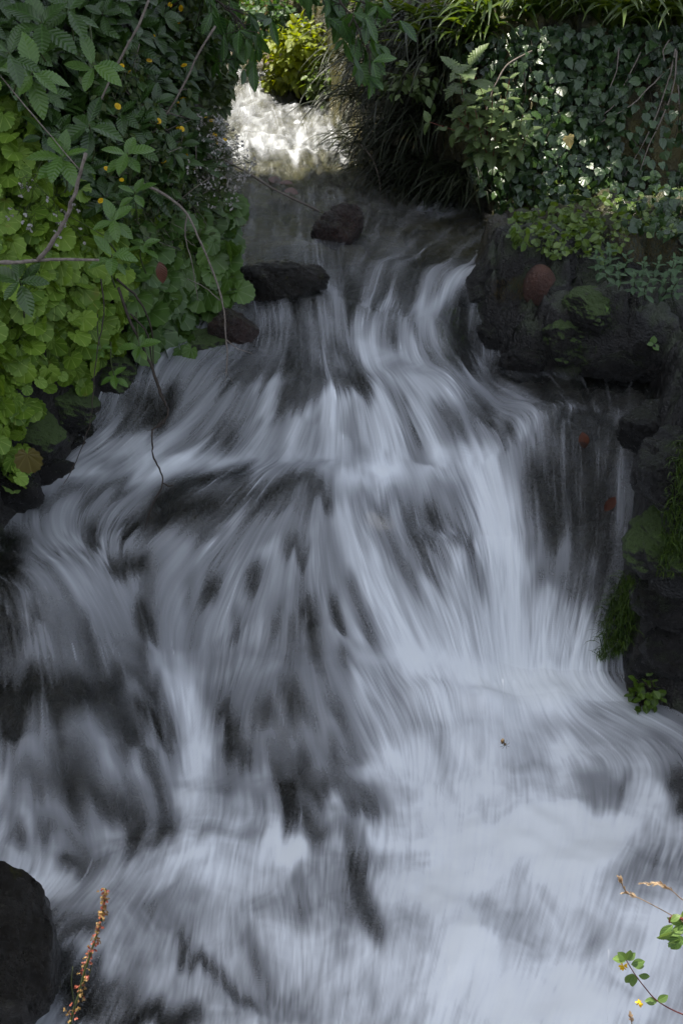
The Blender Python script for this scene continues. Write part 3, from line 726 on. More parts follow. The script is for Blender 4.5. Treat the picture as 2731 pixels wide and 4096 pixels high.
IVY = lobed([(0, 0), (.22, -.10), (.48, .08), (.44, .28), (.34, .40), (.32, .62), (.14, .80), (0, 1.0)])
HEART = lobed([(0, .03), (.2, -.08), (.42, .08), (.48, .35), (.36, .62), (.16, .82), (0, .98)])
TPL = {
    "scallop": [fan_leaf(scalloped(11 + 2 * k, depth=.14), -.10 + .16 * k, .10 * k, (0, .55, 1)) for k in range(3)],
    "shrub": [fan_leaf(oval(.22 + .03 * k, 11, .16, .55, 34), .12 + .18 * k, .22) for k in range(3)],
    "smooth": [fan_leaf(oval(.23 + .05 * k, 0, 0, .48, 9), .1 + .15 * k, .18, (0, 1.0)) for k in range(3)],
    "round": [fan_leaf(oval(.40, 0, 0, .5, 8), .08 * k, .15, (0, 1.0)) for k in range(3)],
    "ivy": [fan_leaf(IVY if k else HEART, .10 + .1 * k, -.12 + .1 * k, (0, 1.0)) for k in range(3)],
    "nettle": [fan_leaf(oval(.36, 9, .30, .40, 28), .1 + .2 * k, .12) for k in range(3)],
    "petal": [fan_leaf(oval(.2, 0, 0, .6, 5), .2, .1, (0, 1.0))],
}


def strap(n=9, wd=.03, droop=1.0, power=1.6, start=80):
    """A long grass blade of length 1 rising along +y and arching over; z up."""
    t = np.linspace(0, 1, n)
    ang = R(start) - droop * t ** power * R(150)
    dy = np.cos(ang); dz = np.sin(ang)
    y = np.concatenate([[0], np.cumsum((dy[1:] + dy[:-1]) / 2)]) / (n - 1)
    z = np.concatenate([[0], np.cumsum((dz[1:] + dz[:-1]) / 2)]) / (n - 1)
    h = wd * (1 - t ** 3) * (.65 + .35 * np.minimum(1, t * 5)) + .001
    V = []; T = []; U = []
    for k in range(n):
        V += [(-h[k], y[k], z[k] + h[k] * .5), (0, y[k], z[k]), (h[k], y[k], z[k] + h[k] * .5)]
        U += [(-h[k] * 8, t[k]), (0, t[k]), (h[k] * 8, t[k])]
    for k in range(n - 1):
        a = 3 * k
        for o in (0, 1):
            T += [(a + o, a + o + 1, a + o + 4), (a + o, a + o + 4, a + o + 3)]
    return np.array(V), np.array(T), np.array(U)


TPL["blade"] = [strap(9, .022, .75), strap(9, .018, 1.0), strap(9, .026, .9, 2.2)]
TPL["arch"] = [strap(11, .040, .62, 1.3, 48), strap(11, .034, .75, 1.1, 60), strap(11, .045, .50, 1.6, 40)]
TPL["hang"] = [strap(10, .020, .62, .8, 35), strap(10, .024, .72, .7, 45), strap(10, .018, .55, .9, 20)]
TPL["grass"] = [strap(7, .010, .75), strap(7, .012, 1.1), strap(7, .009, .9, 2.2)]


class Leaves:
    """Collects many leaves into one mesh (the foliage of one plant)."""
    def __init__(s): s.V = []; s.T = []; s.U = []; s.r = []; s.n = 0

    def add(s, kind, P, tip, nrm, size, rnd=None, width=None):
        P = np.atleast_2d(P).astype(float); N = len(P)
        if N == 0: return s
        tip = np.broadcast_to(np.asarray(tip, float), P.shape); nrm = np.broadcast_to(np.asarray(nrm, float), P.shape)
        size = np.broadcast_to(np.asarray(size, float), (N,))
        rnd = rng.random(N) if rnd is None else np.broadcast_to(np.asarray(rnd, float), (N,))
        width = np.ones(N) if width is None else np.broadcast_to(np.asarray(width, float), (N,))
        y = norm(tip); x = norm(np.cross(y, nrm)); z = np.cross(x, y)
        var = rng.integers(0, len(TPL[kind]), N)
        for k, (tv, tt, tu) in enumerate(TPL[kind]):
            m = np.where(var == k)[0]
            if len(m) == 0: continue
            v = P[m][:, None, :] + size[m][:, None, None] * (
                (tv[None, :, 0:1] * width[m][:, None, None]) * x[m][:, None, :] + tv[None, :, 1:2] * y[m][:, None, :] + tv[None, :, 2:3] * z[m][:, None, :])
            s.V.append(v.reshape(-1, 3))
            s.T.append((tt[None] + (np.arange(len(m)) * len(tv))[:, None, None] + s.n).reshape(-1, 3))
            s.U.append(np.tile(np.column_stack([tu, np.zeros(len(tu))]), (len(m), 1)))
            s.r.append(np.repeat(rnd[m], len(tv)))
            s.n += len(m) * len(tv)
        return s

    def build(s, name, mat, parent=None, **kw):
        if s.n == 0: return None
        return mesh_obj(name, np.concatenate(s.V), [np.concatenate(s.T)], mat, parent,
                        {"rnd": np.concatenate(s.r), "luv": np.concatenate(s.U)}, **kw)


class Tubes:
    """Stems and twigs: round tapering tubes along poly-lines, in one mesh."""
    def __init__(s): s.V = []; s.F = []; s.r = []; s.n = 0

    def add(s, pts, r0, r1=None, sides=6, wob=0.0, sub=4):
        p = np.asarray(pts, float); r1 = r0 if r1 is None else r1
        if len(p) > 2 and sub > 1:                            # Catmull-Rom
            q_ = np.vstack([2 * p[0] - p[1], p, 2 * p[-1] - p[-2]]); out = []
            for k in range(1, len(q_) - 2):
                for u in np.linspace(0, 1, sub, endpoint=False):
                    a, b_, c, d = q_[k - 1], q_[k], q_[k + 1], q_[k + 2]
                    out.append(.5 * (2 * b_ + (c - a) * u + (2 * a - 5 * b_ + 4 * c - d) * u * u + (3 * b_ - a - 3 * c + d) * u ** 3))
            p = np.array(out + [p[-1]])
        n = len(p)
        if wob: p = p + rng.normal(0, wob, p.shape) * np.sin(np.linspace(0, math.pi, n))[:, None]
        tg = norm(np.gradient(p, axis=0))
        ref = np.array([.3, .2, .93]) if abs(tg[:, 2]).mean() < .85 else np.array([1, .1, 0])
        u = norm(np.cross(tg, ref)); v = np.cross(tg, u)
        rad = np.linspace(r0, r1, n) * (1 + (rng.normal(0, .10, n) if wob else 0))
        a = np.arange(sides) * 2 * math.pi / sides
        ring = p[:, None, :] + rad[:, None, None] * (np.cos(a)[None, :, None] * u[:, None, :] + np.sin(a)[None, :, None] * v[:, None, :])
        s.V.append(ring.reshape(-1, 3))
        i = np.arange(n - 1)[:, None] * sides; j = np.arange(sides)[None, :]
        f = np.stack([i + j, i + (j + 1) % sides, i + sides + (j + 1) % sides, i + sides + j], -1).reshape(-1, 4) + s.n
        s.F.append(f)
        cap = np.stack([np.full(sides - 2, 0), np.arange(1, sides - 1), np.arange(2, sides)], 1)
        s.F.append(np.column_stack([cap + s.n, cap[:, 2:]])[:0])
        s.n += n * sides
        s.V.append(p[[0, -1]]); e0, e1 = s.n, s.n + 1; s.n += 2
        base = e0 - n * sides
        s.tri = getattr(s, 'tri', [])
        for k in range(sides):
            s.tri.append((e0, base + (k + 1) % sides, base + k))
            l = base + (n - 1) * sides
            s.tri.append((e1, l + k, l + (k + 1) % sides))
        return s

    def build(s, name, mat, parent=None):
        return mesh_obj(name, np.concatenate(s.V), [np.concatenate(s.F), np.array(s.tri)], mat, parent)


def leaf_mat(name, dark, light, vein='pinnate', veincol=None, rough=.42, trans=.25, spec=.45, patch=0.0):
    b = NB(name)
    rnd = b.attr("rnd")
    uv = b.attr("luv", True)
    sx = b.n("ShaderNodeSeparateXYZ"); b.put(sx.inputs[0], uv)
    x, y = sx.outputs[0], sx.outputs[1]
    col = b.ramp(rnd, [(0.0, dark), (1.0, light)])
    n1 = b.noise(45, 4, .6)
    col = b.mix(b.math('MULTIPLY', n1, .55), col, tuple(v * .45 for v in dark))
    nrm = None
    ax = b.math('ABSOLUTE', x)
    if vein == 'pinnate':
        mid = b.ramp(ax, [(.0, 1.0), (.03, 0.0)])
        s_ = b.math('SINE', b.math('MULTIPLY', b.math('SUBTRACT', y, b.math('MULTIPLY', ax, .8)), 52))
        side = b.ramp(s_, [(.80, 0.0), (1.0, .7)])
        vm = b.math('MAXIMUM', mid, side); hgt = s_
    elif vein == 'palmate':
        ang = b.math('ARCTAN2', x, b.math('SUBTRACT', y, .12))
        s_ = b.math('COSINE', b.math('MULTIPLY', ang, 9))
        vm = b.ramp(s_, [(.90, 0.0), (1.0, .9)]); hgt = s_
    elif vein == 'blade':
        vm = b.ramp(ax, [(.0, .8), (.02, 0.0)]); hgt = b.math('SINE', b.math('MULTIPLY', x, 160))
    else:
        vm = None; hgt = None
    if vm is not None:
        vc_ = veincol or tuple(min(1, v * 1.9 + .01) for v in light)
        col = b.mix(b.math('MULTIPLY', vm, .6), col, vc_)
        nrm = b.bump(b.math('ADD', hgt, b.math('MULTIPLY', n1, 2.0)), .35, .0012)
    if patch:
        col = b.mix(b.ramp(b.noise(14, 3, .6), [(.66, 0.0), (.74, patch)]), col, (.16, .11, .02))
    bs = b.bsdf(col, rough, nrm, spec)
    if trans:
        t = b.n("ShaderNodeBsdfTranslucent")
        hs = b.n("ShaderNodeHueSaturation"); hs.inputs["Hue"].default_value = .485; hs.inputs["Saturation"].default_value = 1.15; hs.inputs["Value"].default_value = 1.6
        b.put(hs.inputs["Color"], col); b.put(t.inputs[0], hs.outputs[0])
        bs = b.mixs(trans, bs, t.outputs[0])
    return b.done(bs)


def bark_mat(name, c0, c1, sc=90, rough=.75):
    b = NB(name)
    n1 = b.noise(sc, 5, .65); n2 = b.noise(sc * .22, 3, .6)
    col = b.ramp(n1, [(.3, c0), (.7, c1)])
    col = b.mix(b.math('MULTIPLY', n2, .5), col, tuple(v * .5 for v in c0))
    return b.done(b.bsdf(col, rough, b.bump(n1, .7, .004), .3))


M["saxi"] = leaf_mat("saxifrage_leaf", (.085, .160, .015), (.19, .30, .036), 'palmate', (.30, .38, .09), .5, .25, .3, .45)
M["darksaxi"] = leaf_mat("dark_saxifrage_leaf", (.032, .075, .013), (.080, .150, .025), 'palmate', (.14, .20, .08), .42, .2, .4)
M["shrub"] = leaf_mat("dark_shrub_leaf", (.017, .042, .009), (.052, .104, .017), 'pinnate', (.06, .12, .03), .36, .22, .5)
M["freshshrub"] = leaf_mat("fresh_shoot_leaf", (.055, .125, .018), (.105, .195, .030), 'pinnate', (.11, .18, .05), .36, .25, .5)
M["small"] = leaf_mat("small_bush_leaf", (.018, .036, .009), (.060, .090, .018), 'pinnate', None, .45, .25, .4)
M["ivy"] = leaf_mat("ivy_leaf", (.010, .030, .010), (.042, .084, .018), 'palmate', (.07, .11, .05), .34, .12, .5)
M["creeper"] = leaf_mat("creeping_leaf", (.050, .100, .014), (.130, .190, .030), 'pinnate', None, .30, .3, .5)
M["nettle"] = leaf_mat("nettle_leaf", (.060, .105, .028), (.130, .185, .060), 'pinnate', (.15, .18, .09), .42, .3, .4)
M["mint"] = leaf_mat("mint_leaf", (.030, .070, .026), (.060, .120, .042), 'pinnate', (.09, .14, .06), .45, .2, .35)
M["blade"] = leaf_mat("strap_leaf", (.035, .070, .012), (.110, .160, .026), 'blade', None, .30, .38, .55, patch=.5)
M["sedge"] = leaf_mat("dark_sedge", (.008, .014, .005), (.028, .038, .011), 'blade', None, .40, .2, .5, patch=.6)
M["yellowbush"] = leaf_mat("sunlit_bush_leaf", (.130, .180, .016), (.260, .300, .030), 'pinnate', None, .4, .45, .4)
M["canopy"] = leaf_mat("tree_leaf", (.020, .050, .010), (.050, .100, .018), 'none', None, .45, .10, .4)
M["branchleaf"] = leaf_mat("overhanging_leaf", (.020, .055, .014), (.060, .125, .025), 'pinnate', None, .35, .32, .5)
M["mossleaf"] = leaf_mat("hanging_moss", (.018, .045, .006), (.075, .120, .012), 'none', None, .5, .2, .3)
M["dryleaf"] = leaf_mat("dry_leaf", (.16, .07, .022), (.30, .13, .05), 'pinnate', None, .45, .2, .4)
M["wood"] = bark_mat("grey_dead_wood", (.10, .08, .068), (.26, .22, .19))
M["darkwood"] = bark_mat("dark_twig", (.018, .013, .010), (.060, .045, .034))
M["wetlog"] = bark_mat("wet_black_wood", (.010, .009, .008), (.030, .026, .024), 60, .35)
M["stem"] = bark_mat("green_stem", (.030, .045, .012), (.075, .090, .030), 60, .6)
M["redstem"] = bark_mat("red_stem", (.10, .022, .016), (.20, .05, .035), 60, .5)


def unit(v):
    v = np.asarray(v, float); return v / (np.linalg.norm(v) + 1e-9)


def scatter(n, s=1.0):
    return rng.normal(0, s, (n, 3))


# ------------------------------------------------------------------ unseen tree added above the frame, its crown shaped to shade the cascade
def shade_tree():
    bx, by = -4.2, 6.0
    bz = float(ground_z(np.array(bx), np.array(by))) - .1
    root = empty("unseen_shade_tree", (bx, by, bz), "unseen leafy tree above the frame with a crown shaped to shade the cascade", "tree")
    tb = Tubes()
    tb.add([(bx, by, bz), (bx + .1, by, 3.8), (bx + .5, by - .1, 5.3), (bx + 1.4, by - .3, 6.6)], .22, .13, 10)
    for e in [(-2.4, 3.2, 6.8), (-.6, 3.4, 7.0), (.6, 5.2, 6.9), (-.4, 6.6, 7.0), (-2.6, 7.6, 7.2), (-1.0, 5.0, 7.1)]:
        tb.add([(bx + .5, by - .1, 5.3), ((bx + e[0]) / 2, (by + e[1]) / 2, 6.3), e], .10, .03, 7)
    tb.build("trunk", M["darkwood"], root)
    L = Leaves()
    n = 60000
    qx, qy, z = rng.uniform(-5, 2.6, n), rng.uniform(1.2, 11, n), rng.uniform(6.0, 7.6, n)
    k = (z - 1.0) / SUN_DIR.z
    P = np.column_stack([qx + k * SUN_DIR.x, qy + k * SUN_DIR.y, z])
    # shaped for its shadow: thick over cascade and left bank, open upstream, thin right
    cl = vnoise(qx * 2.6, qy * 2.6, 91)
    d = np.ones(n)
    qy2 = qy + .9 * (vnoise(qx * 2.2, qy * 2.2, 17) - .5)
    d = np.where(qy2 > 6.6, np.where(qx > -1.3, 0, np.where(qy > 8, 0, 1)), d)
    right = (qx > .55) & (qy > 4.75) & ~((qx < .74) & (qy > 5.7)) & ~((qx > 1.35) & (qy > 5.3) & (qy < 5.85))
    d = np.where(right, .035 * sstep(.60, .72, cl), d)
    d = np.where((qy < 1.75), 0, d)
    d = np.where((qx < -2.6), .5, d)
    P = P[rng.random(n) < d * .52]
    nr = norm(scatter(len(P), .5) + [0.1, .3, 1.0])
    L.add("smooth", P, norm(scatter(len(P), 1) * [1, 1, .4]), nr, rng.uniform(.18, .30, len(P)), width=1.5)
    L.build("crown", M["canopy"], root)


shade_tree()


def unseen_valley_tree(x, y, h, rad, n, lab):  # unseen trees added to keep low sky out of the stream's reflections
    z0 = float(ground_z(np.array(float(x)), np.array(float(y)))) - .1
    root = empty("unseen_valley_tree", (x, y, z0), lab, "tree", "unseen trees added to block low sky")
    tb = Tubes().add([(x, y, z0), (x + .2, y, z0 + h * .3), (x - .1, y + .2, z0 + h * .75)], .28, .08, 9)
    c_ = np.array([x, y, z0 + h * .52])
    d = norm(scatter(n, 1)) * (rng.random(n) ** .4)[:, None]
    d *= (.7 + .55 * vnoise(d[:, 0] * 2 + x, d[:, 2] * 2 + d[:, 1], 5))[:, None]
    P = c_ + d * np.array([rad, rad * .7, h * .48])
    for k in rng.choice(n, 14, replace=False):
        tb.add([(x, y, z0 + h * rng.uniform(.2, .5)), (P[k] + c_) / 2, P[k]], .06, .015, 6)
    tb.build("trunk", M["darkwood"], root)
    Leaves().add("smooth", P, norm(scatter(n, 1)), norm(scatter(n, .6) + UP), rng.uniform(.22, .42, n), rng.random(n), 1.7).build("crown", M["canopy"], root)


UP = np.array([0, 0, 1.0])
unseen_valley_tree(-2.5, 17.5, 8.5, 3.6, 2600, "unseen dark tree up the valley left of the stream, added to block low sky")
unseen_valley_tree(2.6, 18.5, 9.0, 3.6, 2600, "unseen dark tree up the valley right of the stream, added to block low sky")
unseen_valley_tree(6.5, 13.5, 7.5, 3.0, 2000, "unseen dark tree beyond the right bank, added to block low sky")
unseen_valley_tree(-7.0, 12.5, 8.0, 3.0, 2000, "unseen dark tree beyond the left bank, added to block low sky")
# ------------------------------------------------------------------ boulders
def boulder(name, centre, radii, mat, label, seed, cat="rock", cuts=10, rough=.24, rotz=0.0, smooth_cut=.94, sub=6, group=None, boxy=1.0):
    bm = bmesh.new()
    bmesh.ops.create_icosphere(bm, subdivisions=sub, radius=1.0)
    p = np.array([v.co[:] for v in bm.verts]); f = np.array([[v.index for v in q_.verts] for q_ in bm.faces])
    bm.free()
    p = np.sign(p) * np.abs(p) ** boxy
    p /= np.abs(p).max()
    r_ = np.random.default_rng(seed)
    for _ in range(cuts):                                     # broken faces
        nv = unit(r_.normal(0, 1, 3)); h = r_.uniform(.60, .92)
        s_ = p @ nv
        p = p - np.outer(np.maximum(s_ - h, 0) * smooth_cut, nv)
    d = 1 + rough * 1.3 * noise3(p, 1.6, seed) + rough * .8 * noise3(p, 4.5, seed + 3) + rough * .5 * noise3(p, 12, seed + 4) + rough * .28 * noise3(p, 30, seed + 7)
    p = p * d[:, None] * np.array(radii)
    c, s_ = math.cos(rotz), math.sin(rotz)
    p = p @ np.array([[c, s_, 0], [-s_, c, 0], [0, 0, 1]])
    o = mesh_obj(name, p, [f], mat)
    o.location = tuple(float(v) for v in centre)
    return tag(o, label, cat, group)


def wat(px, py):
    return cast(px, py, water_z)[0]


def gnd(px, py, off=0.0):
    p = cast(px, py)[0]
    v = unit(np.array([0, 0, CAM_Z]) - p)
    return p + v * off


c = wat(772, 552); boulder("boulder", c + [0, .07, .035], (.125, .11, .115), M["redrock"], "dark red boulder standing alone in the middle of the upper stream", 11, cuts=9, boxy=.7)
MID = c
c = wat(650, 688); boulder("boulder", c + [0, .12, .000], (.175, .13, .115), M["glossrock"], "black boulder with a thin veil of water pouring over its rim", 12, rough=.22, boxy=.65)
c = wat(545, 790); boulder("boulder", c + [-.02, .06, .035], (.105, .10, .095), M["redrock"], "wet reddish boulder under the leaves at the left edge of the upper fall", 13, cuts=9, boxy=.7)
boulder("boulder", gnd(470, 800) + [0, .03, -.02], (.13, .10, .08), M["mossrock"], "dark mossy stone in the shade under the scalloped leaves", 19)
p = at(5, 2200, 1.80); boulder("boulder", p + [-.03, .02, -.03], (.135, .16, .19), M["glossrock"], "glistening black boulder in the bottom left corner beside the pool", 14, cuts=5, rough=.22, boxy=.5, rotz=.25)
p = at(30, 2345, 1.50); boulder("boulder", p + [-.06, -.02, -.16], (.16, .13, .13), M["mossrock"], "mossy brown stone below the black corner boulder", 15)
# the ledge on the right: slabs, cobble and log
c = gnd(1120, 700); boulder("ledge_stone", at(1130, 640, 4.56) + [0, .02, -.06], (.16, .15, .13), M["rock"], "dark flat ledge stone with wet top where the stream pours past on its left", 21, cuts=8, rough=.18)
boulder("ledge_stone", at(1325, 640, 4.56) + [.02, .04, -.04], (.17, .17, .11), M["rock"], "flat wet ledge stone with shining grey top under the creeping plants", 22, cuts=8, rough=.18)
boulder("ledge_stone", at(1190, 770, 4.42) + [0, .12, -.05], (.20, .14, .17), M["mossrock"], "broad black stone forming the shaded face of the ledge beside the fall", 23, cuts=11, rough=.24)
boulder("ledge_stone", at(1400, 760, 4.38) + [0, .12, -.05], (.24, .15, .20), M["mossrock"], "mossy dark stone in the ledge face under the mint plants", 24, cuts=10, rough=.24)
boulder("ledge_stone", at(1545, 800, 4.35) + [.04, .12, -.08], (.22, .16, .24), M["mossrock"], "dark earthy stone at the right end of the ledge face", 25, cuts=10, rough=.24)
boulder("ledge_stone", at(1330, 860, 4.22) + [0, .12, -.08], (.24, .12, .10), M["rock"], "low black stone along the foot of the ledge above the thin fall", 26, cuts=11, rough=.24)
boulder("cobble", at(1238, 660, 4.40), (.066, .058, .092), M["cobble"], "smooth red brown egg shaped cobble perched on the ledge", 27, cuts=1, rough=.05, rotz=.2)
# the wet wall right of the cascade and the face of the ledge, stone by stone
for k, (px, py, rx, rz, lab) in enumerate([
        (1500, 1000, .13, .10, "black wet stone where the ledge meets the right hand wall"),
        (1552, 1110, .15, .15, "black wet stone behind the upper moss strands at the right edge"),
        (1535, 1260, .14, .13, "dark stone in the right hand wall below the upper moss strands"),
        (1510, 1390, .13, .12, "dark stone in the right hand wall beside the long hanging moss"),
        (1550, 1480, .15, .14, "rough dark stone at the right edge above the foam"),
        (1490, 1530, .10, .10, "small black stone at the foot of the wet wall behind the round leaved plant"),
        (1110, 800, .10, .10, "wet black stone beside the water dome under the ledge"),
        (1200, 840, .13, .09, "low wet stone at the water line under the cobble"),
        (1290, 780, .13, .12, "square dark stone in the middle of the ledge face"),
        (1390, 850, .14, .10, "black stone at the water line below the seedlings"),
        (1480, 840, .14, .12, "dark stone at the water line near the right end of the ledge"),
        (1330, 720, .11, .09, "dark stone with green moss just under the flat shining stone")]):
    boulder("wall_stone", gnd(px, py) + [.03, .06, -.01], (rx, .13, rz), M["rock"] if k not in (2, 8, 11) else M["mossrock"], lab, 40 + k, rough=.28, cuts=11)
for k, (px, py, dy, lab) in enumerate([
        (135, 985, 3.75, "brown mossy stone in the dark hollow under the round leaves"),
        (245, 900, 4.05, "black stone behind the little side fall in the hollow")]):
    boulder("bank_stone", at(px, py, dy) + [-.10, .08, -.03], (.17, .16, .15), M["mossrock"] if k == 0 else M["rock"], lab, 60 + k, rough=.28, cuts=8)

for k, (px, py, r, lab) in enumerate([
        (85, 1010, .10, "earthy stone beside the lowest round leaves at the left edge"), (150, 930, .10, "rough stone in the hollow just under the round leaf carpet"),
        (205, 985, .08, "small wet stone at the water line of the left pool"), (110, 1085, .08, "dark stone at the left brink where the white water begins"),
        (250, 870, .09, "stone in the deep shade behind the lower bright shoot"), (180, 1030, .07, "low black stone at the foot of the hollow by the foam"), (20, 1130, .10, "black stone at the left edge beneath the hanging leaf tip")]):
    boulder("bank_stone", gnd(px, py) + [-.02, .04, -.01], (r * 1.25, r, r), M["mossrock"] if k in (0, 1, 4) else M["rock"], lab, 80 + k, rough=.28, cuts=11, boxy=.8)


# log and sticks on the ledge
def stick(name, pts, r0, r1, mat, label, cat="twig", wob=.0012, extra=None, group=None, sides=6):
    base = np.asarray(pts[0], float)
    tb = Tubes(); tb.add(pts, r0, r1, sides, wob)
    for e in extra or []: tb.add(e[0], e[1], e[2], 5, wob)
    o = mesh_obj(name, np.concatenate(tb.V) - base, [np.concatenate(tb.F), np.array(tb.tri)], mat)
    o.location = tuple(base)
    return tag(o, label, cat, group)


def path(ptsD, d0, d1=None):
    d1 = d0 if d1 is None else d1
    n = len(ptsD)
    return [at(x, y, d0 + (d1 - d0) * k / max(1, n - 1)) for k, (x, y) in enumerate(ptsD)]


stick("log", path([(1162, 580), (1195, 595), (1230, 606), (1262, 622)], 4.72, 4.52), .017, .012, M["wetlog"], "black wet stick lying across the ledge stones behind the cobble", "stick", .002, sides=9)
stick("dead_branch", path([(-60, 604), (0, 603), (60, 601), (95, 597), (150, 596), (228, 597)], 2.70), .0065, .0035, M["wood"],
      "grey forked dead branch sticking out in front of the round leaves", "branch", .0012,
      [(path([(88, 597), (110, 572), (130, 540), (150, 505), (166, 465), (182, 410), (198, 352)], 2.70, 2.66), .0060, .0042)])
stick("arching_twig", path([(318, 418), (350, 432), (390, 455), (430, 492), (462, 560), (490, 625), (512, 700), (518, 770), (522, 830), (512, 940)], 3.95, 3.85), .0055, .0022, M["wood"],
      "long pale dead twig arching down in front of the upper fall", "twig", .0012,
      [(path([(520, 780), (545, 800), (580, 812)], 3.88), .0022, .0012), (path([(518, 850), (540, 885), (570, 930)], 3.86), .0022, .001),
       (path([(518, 855), (490, 870), (450, 886)], 3.86), .0018, .001), (path([(505, 690), (470, 660), (430, 640)], 3.9), .002, .001),
       (path([(430, 492), (425, 540), (440, 600), (455, 690)], 3.93), .003, .0012)])
stick("hanging_vine", path([(272, 660), (300, 740), (330, 800), (352, 850), (368, 900), (386, 940), (378, 965), (352, 985), (350, 1010), (352, 1045), (366, 1075), (374, 1110), (350, 1160), (330, 1225)], 3.72, 3.30), .0048, .0022, M["darkwood"],
      "twisted brown vine hanging down in front of the left pool", "vine", .002,
      [(path([(372, 1108), (385, 1116), (398, 1114)], 3.36), .002, .003), (path([(268, 640), (320, 690), (350, 760), (352, 850)], 3.75), .004, .002),
       (path([(300, 720), (340, 770), (350, 840), (385, 940)], 3.70), .0035, .002), (path([(352, 985), (375, 975), (384, 955)], 3.5), .003, .002)])
stick("thin_vine", path([(232, 640), (240, 720), (225, 800), (215, 900), (205, 980), (180, 1050), (160, 1090), (142, 1120)], 3.55, 3.25), .0022, .0012, M["darkwood"],
      "thread thin vine hanging over the dark hollow by the round leaves", "vine", .002)
stick("curved_twig", path([(340, 345), (400, 344), (480, 352), (560, 392), (640, 440), (720, 478), (800, 512), (845, 520), (868, 480), (872, 420), (855, 365), (828, 332)], 5.0, 6.3), .0060, .0052, M["wood"],
      "long whip like twig looping out over the upper stream", "twig", .001)
for ptsD, d, lab in [([(342, 0), (318, 60), (290, 110), (255, 180), (228, 240)], 3.6, "straight straw coloured stalk leaning through the dark shrub at the top"),
                     ([(495, 60), (455, 125), (420, 200), (370, 280), (320, 342)], 4.2, "longer pale stalk slanting down among the yellow flowers"),
                     ([(0, 172), (60, 245), (120, 315), (185, 392)], 2.9, "hair thin pale stem crossing the leaves at the left edge")]:
    stick("dry_stalk", path(ptsD, d), .0042 if d > 3 else .002, .0034 if d > 3 else .0014, M["wood"], lab, "stalk", .0006)
for ptsD, d, lab in [([(1221, 117), (1180, 138), (1157, 158), (1135, 200), (1116, 257), (1112, 330)], 5.45, "pale curved branch rising behind the nettle plants"),
                     ([(1550, 112), (1538, 170), (1520, 226), (1495, 290), (1470, 340), (1433, 404)], 5.35, "longest bare runner trailing down the dark wall from the top right"),
                     ([(1552, 116), (1545, 200), (1515, 280), (1490, 330), (1468, 395)], 5.32, "second bare runner beside the longest one on the dark wall"),
                     ([(1535, 92), (1522, 115), (1524, 140)], 5.4, "short pale hooked root at the top of the dark wall"),
                     ([(1553, 118), (1551, 160), (1556, 200), (1558, 240)], 5.4, "pale root hanging straight down near the right edge"),
                     ([(1470, 120), (1440, 180), (1410, 240), (1385, 262)], 5.4, "reddish thin runner slanting left through the ivy"),
                     ([(1420, 110), (1415, 160), (1400, 200)], 5.42, "short thin runner hanging inside the upper ivy"),
                     ([(1545, 150), (1500, 190), (1450, 240), (1380, 280)], 5.36, "thin brown runner crossing the bare patch of wall")]:
    stick("bare_runner", path(ptsD, d, d - .12), .0048 if "branch" in lab else .0034, .002, M["wood"], lab, "root", .0012)
stick("dry_stalk", path([(830, 332), (838, 342), (836, 352)], 6.3), .004, .012, M["wood"], "withered brown tip curling at the end of the looping twig", "stalk", .003)
# ------------------------------------------------------------------ plants
def inpoly(poly, n):
    poly = np.array(poly, float); lo, hi = poly.min(0), poly.max(0)
    out = np.zeros((0, 2))
    while len(out) < n:
        p = rng.uniform(lo, hi, (n * 3, 2)); c_ = np.zeros(len(p), bool)
        j = len(poly) - 1
        for i in range(len(poly)):
            xi, yi = poly[i]; xj, yj = poly[j]
            k = ((yi > p[:, 1]) != (yj > p[:, 1])) & (p[:, 0] < (xj - xi) * (p[:, 1] - yi) / (yj - yi + 1e-9) + xi)
            c_ ^= k; j = i
        out = np.vstack([out, p[c_]])
    return out[:n]


def seat(poly, n, lo=.02, hi=.12, near=None):
    """Points spread over the bank inside an outline, standing out from it by lo..hi."""
    q_ = inpoly(poly, n)
    P = cast(q_[:, 0], q_[:, 1])
    if near is not None:                                      # never farther back than the plant itself
        far = P[:, 1] > near
        for k in np.where(far)[0]: P[k] = at(q_[k, 0], q_[k, 1], near)
    v = norm(np.array([0, 0, CAM_Z]) - P)
    return P + v * rng.uniform(lo, hi, n)[:, None]


def toward(P):
    return norm(np.array([0, 0, CAM_Z]) - P)


UP = np.array([0, 0, 1.0])


def plant(name, P0, label, cat, parts, group=None):
    """parts: list of (part name, Leaves or Tubes, material)."""
    root = empty(name, P0, label, cat, group)
    for nm, geo, mt in parts:
        if geo is not None and geo.n: geo.build(nm, mt, root)
    return root


def stems_to(P, base, r=.0016, n=None, sag=.03):
    """Stalks from leaf bases back to a plant's foot."""
    tb = Tubes()
    idx = range(len(P)) if n is None else rng.choice(len(P), min(n, len(P)), replace=False)
    for k in idx:
        b_ = base[k] if np.ndim(base) == 2 else base
        mid = (P[k] + b_) / 2 + np.array([0, 0, sag]) + rng.normal(0, .008, 3)
        tb.add([b_, mid, P[k]], r, r * .7, 4, 0, 3)
    return tb


